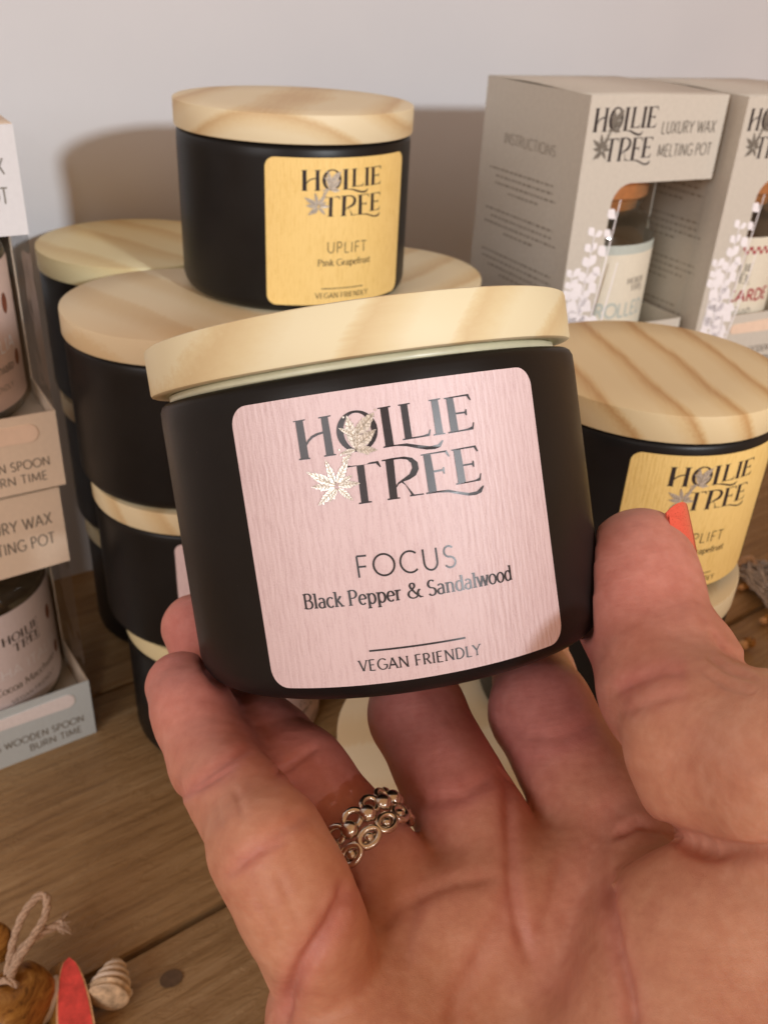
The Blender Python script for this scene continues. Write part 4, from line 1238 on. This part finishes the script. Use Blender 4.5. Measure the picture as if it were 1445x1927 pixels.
    tt = text_flat('INCLUDES WOODEN SPOON', W * .22, Hh * .075, 3.3, W * .72, thin=.11, track=.10) + text_flat('BURN TIME', W * .62, Hh * .030, 3.3, W * .30, thin=.11, track=.10)
    mesh_object('lower_lettering', *fp(tt), M['ink_grey'], root)
    sp = arc(W * .86, Hh * .185, 3.4, 3.4, -80, 80, 8) + arc(W * .35, Hh * .185, 2.4, 2.4, 100, 260, 8)
    fix_normals(mesh_object('spoon', *slab(sp, .5, (X0, Y0 - .35, 0), ex, ez, (0, -1, 0)), M[spoon], root))
    # the narrow text side
    sp_ = lambda parts: flat_on(parts, (X0 + .02, Y1, 0), (0, -1, 0), ez, (-1, 0, 0), .15)
    tt = text_flat('INSTRUCTIONS', D * .24, Hh * .80, 4.2, D * .52, thin=.09, track=.08)
    mesh_object('side_heading', *sp_(tt), M['ink_faint'], root)
    tt = []
    for v in (.71, .57, .42, .26): tt += word_lines(rnd, D * .12, D * .88, Hh * v, 1.0, 4, 3.0)
    mesh_object('side_text', *sp_(tt), M['ink_faint'], root)
    return root

def wax_jar(matrix, paper, edge, wax, rows, Rj=28.0, marks=None, lidmat='copper'):
    root = empty('wax_jar', matrix)
    prof = [(20, 0), (Rj - 2, .3), (Rj - .4, 2), (Rj, 5), (Rj, 56), (Rj - 1.2, 59.5), (Rj - 5, 63), (Rj - 8.5, 65), (Rj - 8.5, 68.5), (Rj - 7.4, 69), (Rj - 7.4, 71)]
    fix_normals(mesh_object('glass', *lathe(prof, 64), M['glass'], root, True))
    fix_normals(mesh_object('wax', *lathe([(18, 1.5), (Rj - 2, 1.6), (Rj - 1.4, 4), (Rj - 1.4, 44), (Rj - 3, 46), (8, 46)], 48), wax, root, True))
    o = fix_normals(mesh_object('stopper', *lathe([(Rj - 10.5, 66), (Rj - 9.8, 71.2), (Rj - 7, 71.3), (Rj - 6.4, 72), (Rj - 6.4, 79.5), (Rj - 7.2, 80.3), (6, 80.6)], 48), M[lidmat], root, True))
    shade_by_angle(o, 40)
    def patch(hw, z0, z1, lift, n=40):
        V, F = [], []
        for i in range(n + 1):
            a = -math.pi / 2 + (-hw + 2 * hw * i / n) / Rj
            r = Rj + lift
            V += [(r * math.cos(a), r * math.sin(a), z0), (r * math.cos(a), r * math.sin(a), z1)]
        for i in range(n): F.append((2 * i, 2 * i + 2, 2 * i + 3, 2 * i + 1))
        return V, F
    hw = Rj * 1.36
    lb = mesh_object('label', *patch(hw, 5, 54, .12), M[edge], root)
    mesh_object('label_field', *patch(hw - 5 if edge != paper else hw - .5, 8 if edge != paper else 5.5, 50 if edge != paper else 53.5, .20), M[paper], lb)
    for mt, parts in rows:
        mesh_object('lettering', *wrap(parts, Rj, -math.pi / 2, .30), M[mt], lb)
    return root

def logo_small(u, v, sc):
    return [poly_flat([[(u + p[0] * sc, v + (p[1] - 12) * sc) for p in lp] for lp in l]) for l in LOGO]

def check_band(z, hw, n, h):
    parts = []
    for r in range(2):
        for i in range(n):
            if (i + r) % 2: continue
            x = -hw + 2 * hw * i / n
            parts.append(poly_flat([[(x, z + r * h), (x + 2 * hw / n, z + r * h), (x + 2 * hw / n, z + r * h + h), (x, z + r * h + h)]]))
    return parts

M['wax_clear'] = plain('pale_wax', (0.60, 0.60, 0.55), 0.4, grain=0.25, gscale=90)
M['wax_red'] = plain('dark_red_wax', (0.16, 0.03, 0.035), 0.35, grain=0.4, gscale=120)
M['wax_coffee'] = plain('coffee_wax', (0.20, 0.15, 0.095), 0.4, grain=0.5, gscale=110)
M['wax_smoke'] = plain('smoky_wax', (0.16, 0.155, 0.16), 0.4, grain=0.5, gscale=110)

BS = 72.0
def box_at(corner, yaw, z):
    """matrix for a box whose front left lower corner stands at CORNER"""
    e = np.array([math.cos(yaw), math.sin(yaw)]); n = np.array([-math.sin(yaw), math.cos(yaw)])
    c = np.array(corner) + e * BS / 2 + n * BS / 2
    return place(c[0], c[1], z, yaw), place(c[0], c[1], z + 11.0, yaw)

GB, GJ = 'luxury wax melting pot boxes', 'wax jars inside the boxes'
HB = 125.0
yaw = math.radians(29)
e2 = np.array([math.cos(yaw), math.sin(yaw)])
for i, (cx, cy) in enumerate(((70.0, 378.0), (70.0 + e2[0] * 76.5 + 3, 378.0 + e2[1] * 76.5 - 6))):
    for lev in (0, 1):
        mb, mj = box_at((cx, cy), yaw, lev * (HB + 1.7))
        if lev == 0 and i == 1: pass
        b = carton(mb, BS, BS, HB, ('card', 'card', 'card'), 10.9, None, 'spoon')
        if lev:
            tag(b, ('greige card box with white flower print showing a mint-labelled jar', 'greige card box cut off by the photo edge, showing a red-checked jar')[i], 'box', GB)
            if i == 0:
                rows = [('ink_grey', logo_small(9, 36, .42)), ('mint_paper', text_flat('ROLLED', -12, 22, 6.2, 30, thin=.20, track=.06)),
                        ('ink_grey', text_flat('Sugar', -2, 16, 2.6, 12, thin=.10)), ('ink_grey', [ribbon([(-4, 12), (10, 12)], [.5, .5], 1)])]
                j = wax_jar(mj, 'cream_paper', 'mint_paper', M['wax_clear'], rows, 32.0)
                tag(j, 'clear jar with copper stopper and cream and mint label behind a box window', 'jar', GJ)
            else:
                rows = [('red_ink', check_band(46.4, 34, 34, 1.7)), ('red_ink', check_band(6.4, 34, 34, 1.2)), ('ink_grey', logo_small(-12, 37, .62)),
                        ('red_ink', text_flat('ND CARDE', -30, 24, 5.4, 42, thin=.20, track=.08)), ('ink_grey', text_flat('Sugar Rush', -24, 18, 3.2, 26, thin=.10)),
                        ('ink_grey', text_flat('VEGAN FRIENDLY', -26, 11, 2.0, 30, thin=.12))]
                j = wax_jar(mj, 'cream_paper', 'cream_paper', M['wax_red'], rows, 32.0)
                tag(j, 'clear jar of dark red wax with red checked label at the right edge', 'jar', GJ)
        else:
            tag(b, ('lower greige box under the mint jar box, hidden behind the striped lid', 'lower greige box at the right edge under the red-checked one')[i], 'box', GB)

# two stacked boxes on the left, turned to face right
HL = 121.0
for lev, (cols, spoon, corner, yw) in enumerate(((('card_peach', 'card_peach', 'card_cool'), 'white_ink', (-118.5, 284.5), 36.5), (('card_pale', 'card_peach', 'card_peach'), 'spoon', (-115.5, 284.0), 33.0))):
    yw = math.radians(yw)
    e = np.array([math.cos(yw), math.sin(yw)])
    mb, mj = box_at(np.array(corner) - e * BS, yw, lev * (HL + 1.7))
    b = carton(mb, BS, BS, HL, cols, (16.9, 22.9)[lev], None, spoon)
    tag(b, ('lower box at the left edge with pale blue foot, standing on the shelf', 'upper box at the left edge with smoky window, stacked on another')[lev], 'box', GB)
    beans = [poly_flat([arc(33, 40, 1.9, 3.6, 0, 360, 14)[:-1]]), poly_flat([arc(-2, 9.5, 2.2, 2.6, 0, 360, 14)[:-1]]), poly_flat([arc(36, 20, 2.0, 3.0, 0, 360, 14)[:-1]])]
    rows = [('ink', logo_small(16, 39, .62)), ('white_ink', text_flat('MOCHA ITALIA', -12, 24.5, 4.4, 47, thin=.15, track=.06)),
            ('ink_grey', text_flat('Cocoa Macchiato', 0, 17.5, 3.3, 32, thin=.09, thick=.14, serif=.08)),
            ('ink_grey', text_flat('VEGAN FRIENDLY', 6, 11.5, 1.9, 24, thin=.11, track=.1)), ('bean', beans)]
    j = wax_jar(mj @ Matrix.Translation((0, 0, (.006, .012)[lev])), *(('lilac_paper',) * 2 if lev == 0 else ('blush_paper',) * 2), M['wax_coffee' if lev == 0 else 'wax_smoke'], rows, 33.6)
    tag(j, ('jar with pale MOCHA ITALIA label in the lower box at the left edge', 'jar with blush coffee-bean label in the upper box at the left edge')[lev], 'jar', GJ)

# ------------------------------------------------------------------ small ornaments on the shelf
def mat_gold():
    m, nt, b = new_mat('gilded_wood')
    n = noise(nt, coords(nt, (160, 160, 700)), 1.0, 5, 0.7, 0.8)
    cr = ramp(nt, [(0.30, (0.06, 0.022, 0.006)), (0.45, (0.30, 0.135, 0.025)), (0.62, (0.47, 0.25, 0.055)), (0.8, (0.60, 0.40, 0.16))], n.outputs['Fac'])
    nt.links.new(cr.outputs[0], b.inputs['Base Color'])
    b.inputs['Roughness'].default_value = 0.38
    b.inputs['Metallic'].default_value = 0.15
    bump(nt, b, n.outputs['Fac'], 0.5, 0.0007)
    return m
M['gold'] = mat_gold()
M['flesh_red'] = plain('painted_red', (0.72, 0.075, 0.07), 0.3, grain=0.3, gscale=240)
M['rind_edge'] = plain('pale_gold_edge', (0.72, 0.46, 0.24), 0.35, grain=0.35, gscale=900)
M['milk_white'] = plain('milky_glaze', (0.66, 0.60, 0.53), 0.4, grain=0.05, gscale=60)
M['twine'] = plain('jute_twine', (0.50, 0.37, 0.27), 0.85, grain=0.35, gscale=1500)
M['shell'] = plain('striped_shell', (0.62, 0.48, 0.32), 0.4, grain=0.4, gscale=420)
M['shell_light'] = plain('shell_ridge', (0.80, 0.70, 0.58), 0.4, grain=0.15, gscale=500)
M['dark'] = plain('dark_hole', (0.05, 0.025, 0.012), 0.8)
M['yarn'] = plain('grey_white_yarn', (0.55, 0.53, 0.52), 0.9, grain=0.35, gscale=1800)

def at_local(root_p, px, py, z):
    return sight_z(px, py, z) - root_p

def lumpy(rings, seg=28, jig=0.05, seed=1):
    """body along an axis: rings = [(centre, rx, axis)]"""
    rnd = random.Random(seed)
    V, F = [], []
    for c, r, ax in rings:
        ax = np.array(ax, float); ax /= np.linalg.norm(ax)
        a = np.cross(ax, [0, 0.3, 1.0]); a /= np.linalg.norm(a); b = np.cross(ax, a)
        for i in range(seg):
            t = 2 * math.pi * i / seg
            rr = r * (1 + jig * math.sin(5 * t + c[0]) + rnd.uniform(-jig, jig) * .4)
            V.append(np.array(c) + rr * (math.cos(t) * a + math.sin(t) * b))
    for j in range(len(rings) - 1):
        for i in range(seg):
            k = (i + 1) % seg
            F.append((j * seg + i, j * seg + k, (j + 1) * seg + k, (j + 1) * seg + i))
    F.append(tuple(range(seg))[::-1]); F.append(tuple((len(rings) - 1) * seg + i for i in range(seg)))
    return V, F

def twine_strand(pts, rad, twist=2.2, strands=3):
    """a twisted cord through pts"""
    P = [np.array(p, float) for p in pts]
    fine = []
    for i in range(len(P) - 1):                      # Catmull-Rom
        p0, p1, p2, p3 = P[max(i - 1, 0)], P[i], P[i + 1], P[min(i + 2, len(P) - 1)]
        for k in range(10):
            t = k / 10
            fine.append(.5 * ((2 * p1) + (-p0 + p2) * t + (2 * p0 - 5 * p1 + 4 * p2 - p3) * t * t + (-p0 + 3 * p1 - 3 * p2 + p3) * t ** 3))
    fine.append(P[-1])
    parts = []
    for s in range(strands):
        path = []
        L = 0.0
        for i, c in enumerate(fine):
            t = fine[min(i + 1, len(fine) - 1)] - fine[max(i - 1, 0)]; t /= np.linalg.norm(t) + 1e-9
            if i: L += np.linalg.norm(fine[i] - fine[i - 1])
            a = np.cross(t, [0.3, 0.2, 1.0]); a /= np.linalg.norm(a) + 1e-9; b = np.cross(t, a)
            an = L * twist / rad * .35 + s * 2 * math.pi / strands
            path.append(c + rad * .5 * (math.cos(an) * a + math.sin(an) * b))
        parts.append(tube(path, rad * .62, 6))
    return join(parts)

# gilded carved ornament with a twine bow, half out of frame
p0 = sight_z(8, 1905, 0)
orn = empty('carved_ornament', place(*p0))
q = lambda px, py, z: at_local(p0, px, py, z)
c0, c1 = q(-25, 1960, 10), q(78, 1832, 9)
d = c1 - c0
rings = [(c0 + d * s, r, d) for s, r in ((0, 6), (.12, 9.2), (.3, 10.2), (.5, 9.8), (.68, 9.4), (.82, 8.8), (.93, 7.2), (1.0, 4.2))]
mesh_object('body', *lumpy(rings), M['gold'], orn, True)
c2 = q(-8, 1775, 22)
V, F = ellipsoid(c2, (5.2, 5.0, 8.0), 20, 12, None, 0.03, random.Random(3))
mesh_object('head', V, F, M['gold'], orn, True)
kz = 21
mesh_object('bow_loop', *twine_strand([q(14, 1835, kz), q(26, 1770, 25), q(45, 1720, 29), q(72, 1688, 31), q(88, 1692, 30), q(84, 1728, 28), q(58, 1770, 26), q(30, 1815, 23), q(16, 1850, kz)], 1.25), M['twine'], orn, True)
mesh_object('bow_tail', *twine_strand([q(18, 1848, kz), q(36, 1795, 23), q(70, 1762, 24), q(102, 1744, 24), q(118, 1738, 24)], 1.35), M['twine'], orn, True)
rnd = random.Random(11)
fr = []
for _ in range(46):
    e = q(118 + rnd.uniform(2, 16), 1738 + rnd.uniform(-26, 22), 24 + rnd.uniform(-2, 2))
    s = q(108 + rnd.uniform(-6, 6), 1742 + rnd.uniform(-4, 4), 24)
    fr.append(tube([s, (s + e) / 2 + np.array([rnd.uniform(-.4, .4) for _ in range(3)]), e], [.28, .22, .10], 5))
mesh_object('frayed_end', *join(fr), M['twine'], orn, True)
mesh_object('twine_wrap', *twine_strand([q(-6, 1850, 17), q(8, 1846, 21.5), q(24, 1850, 21), q(36, 1862, 16)], 1.0), M['twine'], orn, True)
tag(orn, 'golden brown carved ornament with twine bow in the lower left corner', 'ornament')

# painted fruit slice: red flat face, golden rind
p1 = sight_z(138, 1925, 0)
sl = empty('fruit_slice', place(*p1))
q = lambda px, py, z: at_local(p1, px, py, z)
tip, foot_l, foot_r = q(131, 1803, 13), q(112, 1960, 5), q(180, 1960, 5)
upv = tip - (foot_l + foot_r) / 2; L = np.linalg.norm(upv); upv = upv / L
sd = foot_r - foot_l; Wd = np.linalg.norm(sd); sd = sd / Wd
nr = np.cross(sd, upv); nr /= np.linalg.norm(nr)
if nr[2] < 0: nr = -nr
base = (foot_l + foot_r) / 2
prof = []
for i in range(17):
    s = i / 16
    prof.append((s, Wd * .56 * math.sqrt(max(0, 1 - s ** 1.9)) ** 1.0))
def sheet(scale, lift, back):
    V = []
    for s, w in prof: V += [base + upv * L * s - sd * (w * scale) + nr * lift, base + upv * L * s + sd * (w * scale) + nr * lift]
    m = len(V)
    V += [v - nr * back - sd * back * (.72 if i % 2 == 0 else .2) for i, v in enumerate(V[:m])]
    F = []
    for i in range(16):
        a = 2 * i
        F += [(a, a + 1, a + 3, a + 2), (m + a, m + a + 2, m + a + 3, m + a + 1), (a, a + 2, m + a + 2, m + a), (a + 1, m + a + 1, m + a + 3, a + 3)]
    F += [(0, m, m + 1, 1)]
    return V, F
fix_normals(mesh_object('rind', *sheet(1.0, 0, 8.5), M['gold'], sl, True))
fix_normals(mesh_object('rind_edge', *sheet(0.985, .25, .3), M['rind_edge'], sl, False))
fix_normals(mesh_object('flesh', *sheet(0.86, .55, .4), M['flesh_red'], sl, False))
tag(sl, 'red painted fruit slice with golden rind standing at the bottom left', 'ornament')

# milky white rounded piece between them
p2 = sight_z(70, 1915, 0)
a = sight_z(76, 1895, 6) - p2
V, F = ellipsoid(a, (13.0, 4.6, 6.0), 28, 16, np.array(Matrix.Rotation(math.radians(58), 3, 'Z')))
o = mesh_object('white_pebble', V, F, M['milk_white'], None, True)
o.matrix_world = place(*p2)
tag(o, 'smooth milky white piece between the golden ornament and red slice', 'ornament')

# spiral shell
p3 = sight_z(208, 1870, 0)
sh = empty('spiral_shell', place(*p3))
q = lambda px, py, z: at_local(p3, px, py, z)
a, b = q(203, 1880, 6.5), q(222, 1808, 6)
d = b - a
rings = []
ns = 60
for i in range(ns + 1):
    s = i / ns
    r = 6.6 * (1 - s) ** .62 + .7
    r *= 1 + .10 * math.sin(s * 2 * math.pi * 4.6) * min(1, s * 4)
    if s < .12: r *= math.sqrt(max(.04, s / .12))
    rings.append((a + d * (s * 1.12 - .1), r, d))
mesh_object('shell_body', *lumpy(rings, 28, .015, 4), M['shell'], sh, True)
du = d / np.linalg.norm(d)
n1 = np.cross(du, [0, 0, 1.0]); n1 /= np.linalg.norm(n1); n2 = np.cross(du, n1)
path = []
for i in range(120):
    s = .26 + .70 * i / 119
    r = (6.6 * (1 - s) ** .62 + .75) * 1.0
    an = i / 119 * 2 * math.pi * 3.6
    path.append(a + d * (s * 1.12 - .1) + r * (math.cos(an) * n1 + math.sin(an) * n2))
mesh_object('whorl_ridge', *tube(path, [.95 - .5 * i / 119 for i in range(120)], 7), M['shell_light'], sh, True)
h = q(224, 1868, 8.5)
V, F = ellipsoid(h, (1.0, 1.2, 2.0), 12, 8)
mesh_object('opening', V, F, M['dark'], sh, True)
tag(sh, 'small spiral shell with pale ridges on the shelf beside the red slice', 'shell')

# yarn tassel and gold trinket at the right edge
p4 = sight_z(1430, 1090, 0)
ys = empty('yarn_tassel', place(*p4))
q = lambda px, py, z: at_local(p4, px, py, z)
rnd = random.Random(21)
st = []
for _ in range(70):
    x0, y0 = rnd.uniform(1388, 1455), rnd.uniform(1052, 1085)
    pts = []
    for k in range(5):
        pts.append(q(x0 + k * 15 + rnd.uniform(-9, 9), y0 + k * 15 + rnd.uniform(-9, 9), rnd.uniform(1.5, 9)))
    st.append(tube(pts, rnd.uniform(.45, .8), 6))
mesh_object('strands', *join(st), M['yarn'], ys, True)
mesh_object('knot', *twine_strand([q(1384, 1068, 5), q(1396, 1056, 8), q(1412, 1052, 8), q(1420, 1066, 5)], 2.0), M['twine'], ys, True)
tag(ys, 'fuzzy grey white yarn tassel on the shelf at the right edge', 'tassel')
for px, py, r, lab in ((1403, 1222, 3.4, 'small gold twisted trinket on the shelf above the thumb knuckle'), (1398, 1112, 2.6, 'tan bead beside the yarn tassel under the yellow label'), (1440, 1175, 2.8, 'small gold trinket below the yarn tassel at the right edge')):
    pp = sight_z(px, py, 0)
    rt = empty('gold_trinket', place(*pp))
    for k in range(3):
        V, F = ellipsoid((k * r * .55 - r * .5, (k % 2) * r * .5, r * (.8 + .25 * k)), (r * .95, r * .6, r * .75), 14, 9, np.array(Matrix.Rotation(.6 * k, 3, 'Z')))
        mesh_object('twist', V, F, M['gold'] if k else M['rind_edge'], rt, True)
    tag(rt, lab, 'trinket')
